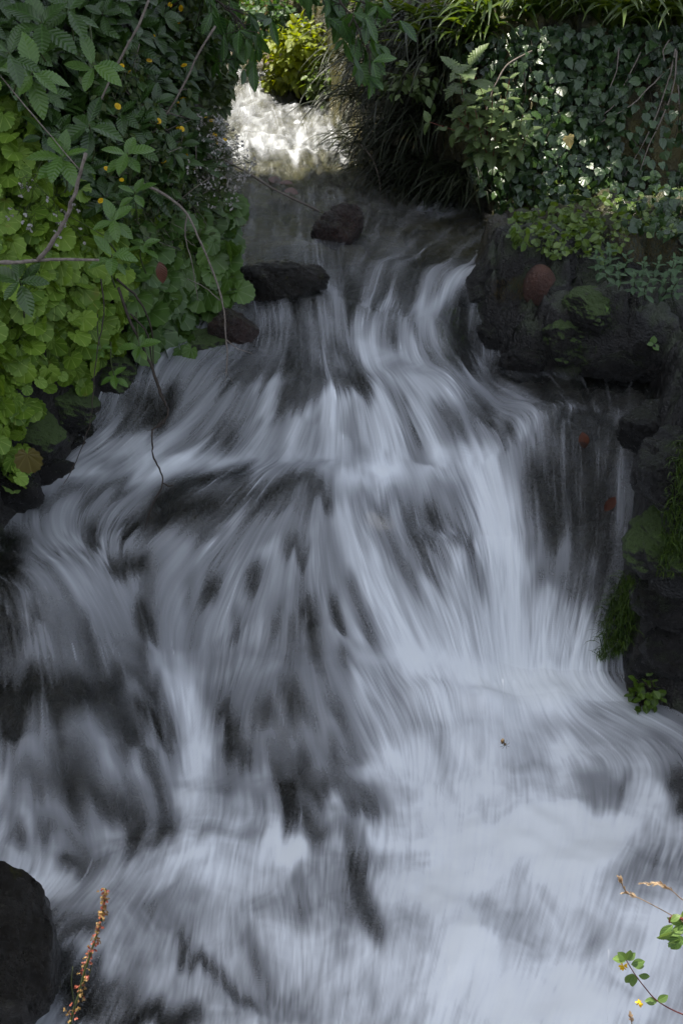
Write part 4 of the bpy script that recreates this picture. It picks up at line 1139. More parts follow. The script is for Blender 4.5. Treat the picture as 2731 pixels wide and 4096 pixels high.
# --- carpet of round leaved saxifrage on the left bank
SAX = [((-250,150),(0,190),(60,240),(130,330),(215,400),(250,470),(0,480),(-250,480)), ((-250,480),(0,480),(250,470),(330,440),(385,560),(330,650),(-20,660),(-250,660)),
       ((-250,650),(0,650),(320,640),(290,780),(190,885),(120,870),(60,940),(0,960),(-250,960)), ((-200,940),(60,920),(60,985),(88,1050),(30,1115),(0,1075),(-200,1150))]
SLAB = ["yellow green round leaved saxifrage carpet below the dark shrub on the left", "yellow green round leaved saxifrage around the forked dead branch",
        "yellow green round leaved saxifrage hanging over the dark hollow", "lowest tip of the round leaved saxifrage trailing to the white water"]
for poly, nl, lab in zip(SAX, (330, 450, 430, 130), SLAB):
    P = seat(poly, nl, .03, .13)
    L = Leaves()
    nr = norm(.75 * toward(P) + .55 * UP + scatter(nl, .40))
    tip = norm(np.array([.15, -.35, -.8]) + scatter(nl, .55))
    L.add("scallop", P, tip, nr, rng.uniform(.034, .082, nl), np.clip(rng.normal(.5, .36, nl), 0, 1))
    P2 = seat(poly, nl // 2, .0, .04)
    L.add("scallop", P2, norm(np.array([.1, -.3, -.8]) + scatter(len(P2), .4)), norm(.7 * toward(P2) + .5 * UP + scatter(len(P2), .3)), rng.uniform(.05, .08, len(P2)), rng.uniform(0, .4, len(P2)))
    tb = stems_to(P, P - toward(P) * .12 + [0, 0, -.01], .0013, 60, .0)
    c_ = P.mean(0)
    plant("saxifrage", c_, lab, "plant", [("leaves", L, M["saxi"]), ("stems", tb, M["stem"])])
# its old brown leaf
L = Leaves(); p = at(62, 1035, 2.88)
L.add("scallop", [p], [.1, -.1, -1], [.1, -.9, .3], .075, .3); o = L.build("withered_leaf", leaf_mat("withered_saxifrage_leaf", (.07, .055, .012), (.12, .10, .02), 'palmate', (.14, .12, .04), .5, .2, .3, .7))
tag(o, "brown and yellow withered round leaf hanging at the lower left edge", "leaf")

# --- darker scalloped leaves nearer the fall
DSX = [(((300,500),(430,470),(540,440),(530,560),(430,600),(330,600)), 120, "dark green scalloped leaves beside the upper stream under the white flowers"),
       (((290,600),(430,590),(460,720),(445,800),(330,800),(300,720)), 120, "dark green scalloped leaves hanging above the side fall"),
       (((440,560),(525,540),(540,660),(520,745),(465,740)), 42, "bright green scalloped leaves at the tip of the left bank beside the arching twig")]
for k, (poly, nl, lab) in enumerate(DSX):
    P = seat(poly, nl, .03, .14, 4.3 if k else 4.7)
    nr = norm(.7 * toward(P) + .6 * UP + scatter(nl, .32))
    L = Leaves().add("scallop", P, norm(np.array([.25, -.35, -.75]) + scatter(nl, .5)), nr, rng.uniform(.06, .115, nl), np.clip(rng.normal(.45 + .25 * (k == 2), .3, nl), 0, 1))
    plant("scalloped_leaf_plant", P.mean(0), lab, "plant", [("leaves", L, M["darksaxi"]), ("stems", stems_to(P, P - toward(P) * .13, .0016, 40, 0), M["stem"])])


# --- shrubs with toothed oval leaves in whorls
def whorl(L, tb, P, axis, n, size, rnd0, kind="shrub", spread=1.0):
    axis = unit(axis); a0 = rng.uniform(0, 6.28)
    u = unit(np.cross(axis, [.3, .9, .2])); v = np.cross(axis, u)
    for k in range(n):
        a = a0 + k * 2.4; out = math.cos(a) * u + math.sin(a) * v
        tilt = rng.uniform(.9, 1.45) * spread
        tip = unit(math.cos(tilt) * axis + math.sin(tilt) * out - np.array([0, 0, .18]))
        L.add(kind, [P - axis * .006 * k], [tip], [unit(axis * .8 + out * -.2 + UP * .5 + rng.normal(0, .15, 3))], size * rng.uniform(.75, 1.1), np.clip(rnd0 + rng.normal(0, .18), 0, 1))
    return L


SHR = [(((-250,-150),(0,-120),(180,-100),(200,100),(190,260),(0,180),(-250,160)), 52, "large dark shrub with toothed oval leaves filling the upper left corner"),
       (((170,-120),(340,-120),(350,120),(330,260),(190,270),(180,80)), 44, "dark toothed leaf shrub at the top behind the straw coloured stalk"),
       (((60,200),(200,250),(330,260),(340,420),(300,520),(210,480),(130,400)), 34, "dark toothed leaf shrub in the middle of the left bank with yellow flowers in front"),
       (((320,-60),(450,-60),(460,120),(430,230),(340,210),(320,80)), 34, "dark toothed leaf shrub against the light at the top left of the stream"),
       (((300,200),(440,240),(470,330),(440,480),(330,470),(320,330)), 26, "dark toothed leaf shrub behind the spray of white flowers")]
for poly, nw, lab in SHR:
    P = seat(poly, nw, .06, .24, 5.2)
    L = Leaves(); tb = Tubes()
    for p in P:
        ax = unit(np.array([.2, -.55, .75]) + rng.normal(0, .3, 3))
        whorl(L, tb, p, ax, rng.integers(5, 8), rng.uniform(.06, .098), rng.uniform(.1, .75))
        foot = p - toward(p) * .22 + np.array([0, .02, -.12])
        tb.add([foot, (p + foot) / 2 + [0, 0, .03], p], .0032, .0022, 5)
    n2 = nw * 9; P2 = seat(poly, n2, .0, .12, 5.2)
    L.add("shrub", P2, norm(scatter(n2, 1) + [.1, -.4, -.3]), norm(.6 * UP + .5 * toward(P2) + scatter(n2, .4)), rng.uniform(.05, .10, n2), rng.uniform(0, .35, n2))
    plant("broadleaf_shrub", P.mean(0), lab, "shrub", [("leaves", L, M["shrub"]), ("stems", tb, M["darkwood"])])
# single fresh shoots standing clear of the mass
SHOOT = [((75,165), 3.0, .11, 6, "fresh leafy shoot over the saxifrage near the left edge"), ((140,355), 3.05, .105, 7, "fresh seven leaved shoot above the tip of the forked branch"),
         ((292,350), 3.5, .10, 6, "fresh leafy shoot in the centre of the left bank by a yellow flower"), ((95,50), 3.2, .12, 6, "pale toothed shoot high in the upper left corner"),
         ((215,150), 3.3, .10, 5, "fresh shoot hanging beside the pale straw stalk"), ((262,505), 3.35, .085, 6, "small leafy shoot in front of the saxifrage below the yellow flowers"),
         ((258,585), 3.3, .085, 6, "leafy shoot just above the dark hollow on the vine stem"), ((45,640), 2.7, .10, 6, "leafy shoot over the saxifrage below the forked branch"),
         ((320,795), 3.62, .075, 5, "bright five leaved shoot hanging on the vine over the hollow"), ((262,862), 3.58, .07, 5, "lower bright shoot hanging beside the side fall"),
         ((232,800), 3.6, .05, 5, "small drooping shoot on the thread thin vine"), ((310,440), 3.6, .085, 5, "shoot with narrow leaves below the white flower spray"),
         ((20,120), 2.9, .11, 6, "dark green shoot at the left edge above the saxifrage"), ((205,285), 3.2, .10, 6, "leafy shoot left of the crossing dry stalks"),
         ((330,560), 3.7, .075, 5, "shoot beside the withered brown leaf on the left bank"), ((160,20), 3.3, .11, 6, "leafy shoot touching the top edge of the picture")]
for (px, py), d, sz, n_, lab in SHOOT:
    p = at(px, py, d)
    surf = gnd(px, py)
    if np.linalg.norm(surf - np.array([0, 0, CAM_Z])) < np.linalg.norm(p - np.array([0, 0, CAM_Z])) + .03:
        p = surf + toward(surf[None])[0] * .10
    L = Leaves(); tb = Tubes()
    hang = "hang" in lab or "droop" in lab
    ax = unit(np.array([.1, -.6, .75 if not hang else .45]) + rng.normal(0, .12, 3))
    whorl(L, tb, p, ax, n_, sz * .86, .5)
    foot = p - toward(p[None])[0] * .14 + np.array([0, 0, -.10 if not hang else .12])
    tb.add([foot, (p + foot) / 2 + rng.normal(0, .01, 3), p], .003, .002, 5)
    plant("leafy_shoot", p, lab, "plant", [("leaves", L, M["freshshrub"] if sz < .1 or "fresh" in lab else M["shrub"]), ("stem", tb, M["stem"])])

# --- twiggy small leaved bushes along the left water's edge
TW = [(((330,-100),(520,-120),(545,60),(500,140),(380,130),(330,60)), 5.0, 900, "small leaved twiggy bush against the light at the top left of the stream"),
      (((360,110),(500,120),(540,190),(520,250),(400,260),(350,200)), 5.2, 800, "small leaved dark bush overhanging the far white water"),
      (((340,230),(430,240),(500,300),(520,440),(420,480),(340,420)), 4.9, 700, "sparse small leaved undergrowth behind the white flower spray")]
for poly, d, nl, lab in TW:
    q_ = inpoly(poly, nl)
    P = np.array([at(x, y, d + rng.uniform(-.3, .5)) for x, y in q_])
    L = Leaves().add("nettle", P, norm(scatter(nl, .8) + [.4, -.2, -.5]), norm(UP * .8 + scatter(nl, .5)), rng.uniform(.022, .060, nl), rng.random(nl))
    tb = Tubes(); foot = np.array([P[:, 0].min() - .25, P[:, 1].mean() + .1, P[:, 2].min() - .1])
    for k in rng.choice(nl, 46, replace=False):
        m = (P[k] * .55 + foot * .45) + rng.normal(0, .07, 3)
        tb.add([foot + rng.normal(0, .08, 3), m, P[k]], .0042, .0014, 5, .002)
    plant("twiggy_bush", foot, lab, "bush", [("leaves", L, M["small"]), ("twigs", tb, M["darkwood"])])

# --- small tangled undergrowth woven through the left bank
for poly, nl, lab in [(((180,120),(330,100),(440,200),(450,330),(330,430),(220,330)), 700, "tangle of tiny leaved weeds among the yellow flowers"),
                      (((230,380),(430,330),(520,470),(500,600),(330,560),(250,470)), 600, "tangle of thin stems and tiny leaves between the two kinds of scalloped leaves")]:
    P = seat(poly, nl, .10, .26, 4.7)
    L = Leaves().add("smooth", P, norm(scatter(nl, .8) + [.1, -.3, -.2]), norm(UP * .7 + .5 * toward(P) + scatter(nl, .4)), rng.uniform(.014, .038, nl), rng.random(nl))
    tb = Tubes(); foot = P.mean(0) - toward(P.mean(0)[None])[0] * .2 - [0, 0, .1]
    for k in rng.choice(nl, 60, replace=False):
        tb.add([foot + rng.normal(0, .12, 3), (P[k] + foot) / 2 + rng.normal(0, .05, 3), P[k]], .0016, .0009, 4, .002)
    plant("weeds", foot, lab, "plant", [("leaves", L, M["small"]), ("stems", tb, M["wood"])])

# --- the haze of tiny white flowers over the water's edge
M["white_petal"] = leaf_mat("white_petal", (.30, .27, .25), (.52, .49, .48), 'none', None, .5, .3, .3)
M["yellow_petal"] = leaf_mat("yellow_petal", (.70, .42, .006), (.82, .58, .02), 'none', None, .5, .2, .3)
WF = [(((440,240),(520,270),(600,380),(560,420),(470,380)), 180, 4.6, "cloud of tiny white flowers hanging in front of the stream"),
      (((380,330),(470,370),(560,430),(540,480),(430,480),(370,420)), 150, 4.4, "lower spray of tiny white flowers above the dark scalloped leaves"),
      (((20,400),(130,420),(240,500),(200,560),(80,560),(10,500)), 34, 3.0, "thin sprinkle of tiny pale flowers above the saxifrage leaves")]
for poly, n_, d, lab in WF:
    q_ = inpoly(poly, n_)
    if d > 4:
        P = np.array([at(x, y, d + rng.uniform(-.25, .25)) for x, y in q_])
    else:
        P = seat(poly, n_, .12, .2)
    L = Leaves()
    for k in range(4):
        L.add("petal", P, norm(scatter(n_, .6) + np.array([(-.5, 0, -1), (.5, 0, -1), (0, -.6, .4), (.3, -.4, .3)][k])), norm(toward(P) + scatter(n_, .3)), rng.uniform(.007, .013, n_) * (1 if k < 2 else .55), width=1.5)
    tb = Tubes(); foot = P.mean(0) + np.array([-.35, .15, -.15]) if d > 4 else P.mean(0) - toward(P.mean(0)[None])[0] * .15
    for k in rng.choice(n_, n_ // 3, replace=False):
        m = (P[k] + foot) / 2 + rng.normal(0, .05, 3) + [0, 0, .06]
        tb.add([foot + rng.normal(0, .1, 3), m, P[k]], .0016, .0007, 4, .002, 4)
        for _ in range(2):
            tb.add([m * .3 + P[k] * .7, m * .1 + P[k] * .9 + rng.normal(0, .02, 3), P[k] + rng.normal(0, .03, 3)], .0008, .0006, 3, 0, 2)
    if n_ < 100:
        r_ = plant("white_flowered_plant", foot, lab, "plant", [("stems", tb, M["stem"])])
        for p in P:
            l_ = Leaves()
            for k in range(4): l_.add("petal", [p], [unit(rng.normal(0, .6, 3) + [0, 0, -.6])], [toward(p[None])[0]], rng.uniform(.007, .014), width=1.5)
            l_.build("flower", M["white_petal"], r_)
        continue
    r_ = plant("white_flowered_plant", foot, lab, "plant", [("flowers", L, M["white_petal"]), ("stems", tb, M["stem"])])
    for ch in r_.children:
        if ch.name.startswith("flowers") and n_ > 100: ch["kind"] = "stuff"

# --- yellow composite flowers on wiry stems
YF = [(280,152),(298,165),(343,139),(352,84),(391,11),(416,19),(404,43),(411,52),(412,75),(396,201),(396,232),(412,237),(421,226),(271,244),(409,294),(418,296),(472,267),(487,278),(517,320),(497,329),(428,358),(447,374),(444,390),(377,372),(245,387),(280,413),(232,461),(415,101),(423,150),(412,245),(493,310),(364,278)]
YG = [("yellow flowered plant with blooms scattered low on the left bank", lambda x, y: x < 300), ("yellow flowered plant with blooms along the upper dry stalk", lambda x, y: x >= 300 and y < 200),
      ("yellow flowered plant with blooms among the white flower spray", lambda x, y: x >= 300 and y >= 200)]
fl = Leaves()
for k in range(15):
    a = k * 2 * math.pi / 15
    fl.add("petal", [(0, 0, 0)], [(math.cos(a), math.sin(a), .25)], [(0, 0, 1)], .0155, rng.uniform(.2, 1), 1.5)
for k in range(9):
    a = k * 2 * math.pi / 9 + .2
    fl.add("petal", [(0, 0, .002)], [(math.cos(a), math.sin(a), .7)], [(0, 0, 1)], .009, rng.uniform(0, .5), 1.6)
proto = None
for lab, cond in YG:
    pts = [q_ for q_ in YF if cond(*q_)]
    P = []
    for (px, py) in pts:
        s_ = gnd(px, py); d = min(s_[1] - .22, 4.75)
        P.append(at(px, py, d))
    P = np.array(P); foot = P.mean(0) + np.array([-.12, .12, -.28])
    tb = Tubes()
    for p in P:
        m = (p + foot) / 2 + rng.normal(0, .03, 3)
        tb.add([foot + rng.normal(0, .04, 3), m, p + [0, .01, -.03], p], .0019, .0012, 5, .001)
    root = plant("yellow_flowered_plant", foot, lab, "plant", [("stems", tb, M["stem"])])
    for p in P:
        if proto is None:
            proto = fl.build("flower", M["yellow_petal"]); f_ = proto
        else:
            f_ = proto.copy(); COL.objects.link(f_)
        f_.parent = root
        f_.location = tuple(p - np.array(root.location))
        zz = Vector(tuple(toward(p[None])[0] * .6 + np.array([0, 0, .6]) + rng.normal(0, .35, 3)))
        f_.rotation_euler = zz.to_track_quat('Z', 'Y').to_euler()
        f_.scale = (rng.uniform(.5, .85),) * 3

# --- branches hanging in from above, at the top of the picture
BR = [([(420,-160),(460,-50),(510,10),(545,40),(565,70)], 4.6, "leafy branch hanging across the top of the stream against the light"),
      ([(420,40),(470,60),(520,90),(545,140)], 5.0, "leafy branch dipping to the far white water on the left"),
      ([(640,-170),(710,-80),(775,-5),(815,50),(850,120)], 4.4, "branch of pointed green leaves reaching in front of the dark sedge"),
      ([(640,-120),(720,-40),(800,-5),(850,15),(890,45)], 4.5, "short branch of pointed leaves at the top edge above the sedge"),
      ([(450,-100),(490,0),(530,70),(548,125)], 5.6, "thin dark branch with drooping leaves before the sunlit bush")]
for pts, d, lab in BR:
    bp = np.array(path(pts, d, d - .15)); tb = Tubes().add(bp, .007, .002, 6, .002); L = Leaves()
    tt = np.linspace(.25, 1, 18 if d > 4.9 or pts[0][0] == 560 else 28)
    seg = np.linspace(0, 1, len(bp))
    for t in tt:
        p = np.array([np.interp(t, seg, bp[:, k]) for k in range(3)])
        off = rng.normal(0, .045, 3) + [0, 0, -.02]
        tb.add([p, p + off * .6, p + off], .0018, .001, 4, 0, 2)
        for _ in range(2):
            L.add("shrub", [p + off], [unit(np.array([.3, -.15, -.75]) + rng.normal(0, .38, 3))], [unit(UP * .5 + toward(p[None])[0] * .6 + rng.normal(0, .4, 3))], rng.uniform(.05, .10), rng.random(), .85)
    plant("overhanging_branch", bp[0], lab, "branch", [("branch", tb, M["darkwood"]), ("leaves", L, M["branchleaf"])])
# --- far bank: the sunlit bush at the bend and what grows behind it
def bush(name, c_, rad, n_, kind, size, mat, lab, stems=20, cat="bush", drop=.0, col=None):
    d = norm(scatter(n_, 1)) * (rng.random(n_) ** .45)[:, None]
    lump = vnoise(d[:, 0] * 2.2 + 3, d[:, 2] * 2.2 + d[:, 1], int(abs(c_[0]) * 100) + 3)
    d = d * (.75 + .5 * lump)[:, None]
    P = np.asarray(c_) + d * np.array(rad)
    L = Leaves().add(kind, P, norm(d + scatter(n_, .5) + [0, -.2, -.3 - drop]), norm(UP + d * .6 + scatter(n_, .4)), rng.uniform(*size, n_), rng.random(n_) if col is None else col)
    foot = np.array([c_[0], c_[1] + .05, c_[2] - rad[2]])
    plant(name, foot, lab, cat, [("leaves", L, mat), ("stems", stems_to(P, foot, .004, stems, .02), M["darkwood"])])


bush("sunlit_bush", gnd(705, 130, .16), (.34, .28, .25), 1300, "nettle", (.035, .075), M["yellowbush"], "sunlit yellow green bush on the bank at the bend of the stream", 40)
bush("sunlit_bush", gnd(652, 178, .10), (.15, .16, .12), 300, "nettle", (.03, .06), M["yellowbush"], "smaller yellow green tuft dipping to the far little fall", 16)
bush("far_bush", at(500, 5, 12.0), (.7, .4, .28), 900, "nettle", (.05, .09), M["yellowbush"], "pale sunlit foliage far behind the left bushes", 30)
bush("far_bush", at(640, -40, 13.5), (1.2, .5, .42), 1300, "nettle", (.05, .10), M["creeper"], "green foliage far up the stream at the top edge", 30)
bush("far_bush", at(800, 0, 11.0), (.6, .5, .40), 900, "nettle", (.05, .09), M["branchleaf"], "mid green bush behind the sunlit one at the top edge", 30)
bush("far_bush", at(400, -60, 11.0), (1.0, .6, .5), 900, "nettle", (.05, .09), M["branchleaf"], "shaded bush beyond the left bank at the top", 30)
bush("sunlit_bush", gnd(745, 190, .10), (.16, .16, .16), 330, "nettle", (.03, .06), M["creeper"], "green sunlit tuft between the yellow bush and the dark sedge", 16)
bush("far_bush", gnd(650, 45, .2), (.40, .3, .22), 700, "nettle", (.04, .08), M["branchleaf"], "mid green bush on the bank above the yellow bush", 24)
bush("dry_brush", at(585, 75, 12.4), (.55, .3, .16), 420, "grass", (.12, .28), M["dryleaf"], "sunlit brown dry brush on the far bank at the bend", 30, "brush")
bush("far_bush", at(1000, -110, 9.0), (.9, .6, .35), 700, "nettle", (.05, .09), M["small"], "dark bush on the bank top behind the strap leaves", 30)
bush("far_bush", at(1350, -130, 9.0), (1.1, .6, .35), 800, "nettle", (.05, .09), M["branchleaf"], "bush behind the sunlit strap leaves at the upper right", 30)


# --- dark sedge drooping over the right bank, and the sunlit strap leaves above
def tuft(name, base, n_, kind, size, mat, lab, lean, spread=.5, cat="grass clump", group=None, rad=.06, wd=1.0, part="blades"):
    base = np.asarray(base, float)
    P = base + rng.normal(0, rad, (n_, 3)) * [1, 1, .35]
    tip = norm(np.asarray(lean) * 1.0 + scatter(n_, spread) * [1, 1, .2])
    tip[:, 2] *= .3
    L = Leaves().add(kind, P, tip, UP + scatter(n_, .12), rng.uniform(*size, n_), rng.random(n_), wd)
    return plant(name, base, lab, cat, [(part, L, mat)], group)


# --- moss: cushion on the ledge, hanging strands on the wet wall
def strands(name, poly, n_, size, mat, lab, near=None, kind="grass", off=(.0, .05), wd=1.0, lean=(-.15, -.6, 0)):
    P = seat(poly, n_, off[0], off[1], near)
    tip = norm(np.array(lean) + scatter(n_, .45) * [1, 1, 0])
    L = Leaves().add(kind, P, tip, UP + scatter(n_, .2), rng.uniform(*size, n_), rng.random(n_), wd)
    o = plant(name, P.mean(0), lab, "moss", [("strands", L, mat)])
    return o


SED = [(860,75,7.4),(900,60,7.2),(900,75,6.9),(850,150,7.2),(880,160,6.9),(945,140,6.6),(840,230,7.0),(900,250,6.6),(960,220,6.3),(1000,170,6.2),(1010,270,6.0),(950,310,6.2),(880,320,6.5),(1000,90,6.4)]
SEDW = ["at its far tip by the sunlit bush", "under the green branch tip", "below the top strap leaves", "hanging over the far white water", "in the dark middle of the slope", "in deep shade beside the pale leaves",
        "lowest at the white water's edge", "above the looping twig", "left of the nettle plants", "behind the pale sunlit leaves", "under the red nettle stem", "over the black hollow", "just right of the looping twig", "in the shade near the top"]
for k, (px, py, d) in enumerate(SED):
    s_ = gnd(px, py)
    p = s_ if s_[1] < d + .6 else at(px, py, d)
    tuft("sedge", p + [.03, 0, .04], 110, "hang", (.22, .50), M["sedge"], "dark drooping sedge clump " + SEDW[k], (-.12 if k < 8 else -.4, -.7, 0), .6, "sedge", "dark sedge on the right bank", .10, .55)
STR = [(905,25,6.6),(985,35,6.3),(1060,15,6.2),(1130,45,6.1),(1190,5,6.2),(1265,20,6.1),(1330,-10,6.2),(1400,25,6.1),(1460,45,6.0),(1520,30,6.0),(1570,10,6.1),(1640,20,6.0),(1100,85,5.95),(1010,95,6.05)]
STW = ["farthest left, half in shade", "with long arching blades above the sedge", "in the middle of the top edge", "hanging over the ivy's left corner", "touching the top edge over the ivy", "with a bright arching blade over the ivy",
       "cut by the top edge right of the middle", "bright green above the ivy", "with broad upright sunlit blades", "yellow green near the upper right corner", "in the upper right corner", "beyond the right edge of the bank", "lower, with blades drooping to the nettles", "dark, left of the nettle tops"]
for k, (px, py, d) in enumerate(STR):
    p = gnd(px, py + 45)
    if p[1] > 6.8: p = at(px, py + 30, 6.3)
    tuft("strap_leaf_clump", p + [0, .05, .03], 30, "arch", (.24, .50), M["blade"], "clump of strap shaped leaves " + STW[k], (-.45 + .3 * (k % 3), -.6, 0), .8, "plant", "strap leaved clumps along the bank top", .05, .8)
bush("pale_leaf_sprig", at(950, 195, 5.75), (.15, .12, .09), 110, "smooth", (.035, .06), M["nettle"], "pale narrow leaved plant catching the sun beside the dark sedge", 12, "plant")
bush("pale_leaf_sprig", at(905, 180, 5.9), (.10, .10, .05), 50, "smooth", (.03, .05), M["nettle"], "smaller pale leaved sprig at the left of the sunlit plant", 8, "plant")


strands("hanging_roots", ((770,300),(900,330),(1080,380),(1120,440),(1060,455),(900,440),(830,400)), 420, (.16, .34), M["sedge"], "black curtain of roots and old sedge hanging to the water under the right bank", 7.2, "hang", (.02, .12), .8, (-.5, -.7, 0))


# --- ivy over the wall
IV = [(((1040,110),(1180,60),(1320,60),(1330,250),(1250,330),(1160,300),(1060,220)), 430, "ivy curtain on the upper left of the wall behind the nettles"),
      (((1320,60),(1600,50),(1600,130),(1470,150),(1430,260),(1330,250)), 260, "ivy on the top right of the wall around the bare roots"),
      (((1160,290),(1330,240),(1430,260),(1420,420),(1300,470),(1180,460)), 430, "ivy in the dark middle of the wall with one yellow leaf"),
      (((1420,330),(1500,400),(1600,380),(1600,560),(1440,520),(1400,430)), 170, "ivy at the lower right of the wall above the moss cushion"),
      (((1430,140),(1600,130),(1600,400),(1500,400),(1430,300)), 95, "thin ivy straggling over the bare dark wall behind the hanging runners"),
      (((1080,300),(1170,300),(1190,460),(1150,490),(1090,420)), 130, "shaded ivy hanging down to the stream left of the wall")]
for k, (poly, nl, lab) in enumerate(IV):
    nl = int(nl * 1.75)
    P = seat(poly, nl, .02, .17, 6.4)
    nr = norm(.6 * toward(P) + .75 * UP + scatter(nl, .34))
    L = Leaves().add("ivy", P, norm(np.array([0, -.3, -.85]) + scatter(nl, .45)), nr, rng.uniform(.020, .054, nl), rng.random(nl))
    tb = Tubes()
    for _ in range(16):
        a = P[rng.integers(nl)]; nb_ = P[np.argsort(((P - (a - [0, 0, .25])) ** 2).sum(1))[rng.integers(0, 6)]]
        tb.add([a + [0, .03, 0], (a + nb_) / 2 + rng.normal(0, .02, 3), nb_], .0022, .0016, 5, .002)
    plant("ivy", P.mean(0), lab, "ivy", [("leaves", L, M["ivy"]), ("stems", tb, M["darkwood"])])
L = Leaves().add("ivy", [at(1303, 312, 5.15)], [.3, -.2, -.8], [0, -.9, .4], .055, .9)
tag(L.build("dead_ivy_leaf", leaf_mat("dead_yellow_leaf", (.34, .25, .08), (.46, .36, .14), 'palmate', None, .5, .2, .3)), "single dead yellow leaf caught in the middle of the dark ivy", "leaf")

# --- low creeping plants at the foot of the wall
CR = [(((1150,420),(1300,400),(1320,520),(1290,590),(1170,555)), 420, "fresh green creeping plant at the water's edge under the ivy"),
      (((1300,410),(1440,430),(1450,540),(1390,600),(1290,580)), 380, "bright creeping plant with yellowish leaves behind the flat ledge stone"),
      (((1430,440),(1620,420),(1620,540),(1480,545)), 220, "light green creeping plant at the right edge above the moss cushion")]
for poly, nl, lab in CR:
    P = seat(poly, nl, .02, .10, 5.5)
    L = Leaves().add("round", P, norm(scatter(nl, .7) + [0, -.5, -.2]), norm(UP * .8 + .5 * toward(P) + scatter(nl, .35)), rng.uniform(.016, .042, nl), rng.random(nl))
    plant("creeping_plant", P.mean(0), lab, "plant", [("leaves", L, M["creeper"]), ("stems", stems_to(P, P - toward(P) * .06, .0012, 50, 0), M["stem"])])


# --- upright stems with paired leaves: nettles and mint
def paired(L, tb, foot, top, n_, kind, s0, s1, droop=.25, rnd=(0, 1), cross=True):
    foot = np.asarray(foot, float); top = np.asarray(top, float)
    ax = unit(top - foot); u = unit(np.cross(ax, rng.normal(0, 1, 3))); v = np.cross(ax, u)
    mid = (foot + top) / 2 + rng.normal(0, .01, 3)
    tb.add([foot, mid, top], .0024, .0014, 5)
    for k in range(n_):
        t = .25 + .75 * k / max(1, n_ - 1); p = foot + (top - foot) * t
        w_ = u if (k % 2 == 0 or not cross) else v
        for sg in (1, -1):
            tip = unit(w_ * sg + ax * (.25 + .6 * t ** 3) - UP * droop)
            L.add(kind, [p], [tip], [unit(UP + ax * .4 - w_ * sg * .25)], (s0 + (s1 - s0) * t) * rng.uniform(.85, 1.15), rng.uniform(*rnd))


NET = [([(1085,330),(1055,165)], 6), ([(1120,330),(1078,150)], 5), ([(1120,350),(1130,200)], 6), ([(1150,370),(1170,180)], 7), ([(1130,380),(1090,250)], 6), ([(1110,370),(1050,270)], 5), ([(1160,390),(1200,260)], 7), ([(1150,390),(1215,300)], 6),
       ([(1100,330),(985,280)], 4), ([(1130,400),(1140,290)], 6), ([(1100,380),(1090,310)], 5), ([(1170,400),(1180,320)], 6)]
NLAB = ["tallest nettle with big pale top leaves left of the ivy", "second tall nettle with broad pale leaves", "nettle standing upright in the middle of the clump", "nettle in front of the ivy's left edge", "lower left nettle in the clump", "nettle leaning left over the black hollow",
        "nettle leaning right in front of the ivy", "nettle spray with the lightest drooping leaves", "nettle shoot on a red stem reaching left over the dark hollow", "short nettle in the heart of the clump", "short nettle at the foot of the clump", "short nettle at the right foot of the clump"]
for k, (pp, n_) in enumerate(NET):
    L = Leaves(); tb = Tubes(); g_ = min(gnd(*pp[1])[1], 5.5); f_ = at(*pp[0], g_ - .14); t_ = at(*pp[1], g_ - .30)
    big = k in (0, 1)
    paired(L, tb, f_, t_, n_, "nettle", .085 if not big else .07, .05 if not big else .115, .3, (.3, 1))
    plant("nettle", f_, NLAB[k], "plant", [("leaves", L, M["nettle"]), ("stem", tb, M["redstem"])], "nettles left of the ivy")
MIN = [(1395,650,1385,600),(1420,665,1418,612),(1450,680,1455,630),(1480,690,1490,640),(1510,690,1525,640),(1545,690,1555,645),(1430,640,1440,585),(1470,650,1478,600),(1500,650,1512,600),(1540,650,1548,595),(1400,620,1398,570),(1560,620,1572,570),(1590,690,1600,640),(1380,640,1368,585)]
MLAB = ["leftmost low mint sprig next to the flat ledge stone", "mint sprig hanging over the ledge face", "lowest mint sprig in the middle of the group", "mint sprig with broad lower leaves over the dark face", "mint sprig below the moss cushion", "mint sprig at the right edge over the dark face",
        "mint sprig close behind the ledge stone's end", "upright mint sprig in front of the moss cushion", "mint sprig in the centre against the brown moss", "upper mint sprig near the right edge", "small mint sprig by the creeping plants", "upper mint sprig cut by the right edge", "mint sprig just beyond the right edge", "short mint sprig nearest the cobble"]
for k, (x0, y0, x1, y1) in enumerate(MIN):
    L = Leaves(); tb = Tubes(); f_ = gnd(x0, y0, .03); t_ = at(x1, y1, f_[1] - .07)
    paired(L, tb, f_, t_, 5, "smooth", .052, .026, .05, (.2, 1))
    plant("mint", f_, MLAB[k], "plant", [("leaves", L, M["mint"]), ("stem", tb, M["stem"])], "mint plants on the ledge")


M["brownmoss"] = leaf_mat("brown_moss", (.070, .050, .018), (.150, .115, .040), 'none', None, .6, .2, .2)
strands("moss_cushion", ((1390,545),(1450,525),(1600,530),(1600,630),(1500,620),(1420,600)), 1500, (.018, .040), M["brownmoss"], "brown feathery moss cushion on the right bank behind the mint", None, off=(0, .03), wd=1.6)
strands("hanging_moss", ((1425,1330),(1462,1340),(1450,1440),(1440,1500),(1375,1530),(1380,1440),(1400,1390)), 700, (.05, .10), M["mossleaf"], "long green moss hanging on the wet wall right of the fall", None, off=(.02, .08), wd=1.6)
strands("hanging_moss", ((1540,1030),(1600,1010),(1600,1330),(1505,1330),(1520,1200),(1535,1130)), 700, (.05, .10), M["mossleaf"], "green moss hanging along the right edge above the wet wall", None, off=(.02, .08), wd=1.6)
strands("hanging_moss", ((1010,720),(1045,715),(1075,800),(1030,835),(1005,790)), 150, (.03, .055), M["mossleaf"], "dark green wet moss where the ledge drops beside the water dome", None, off=(.0, .04), wd=1.4)
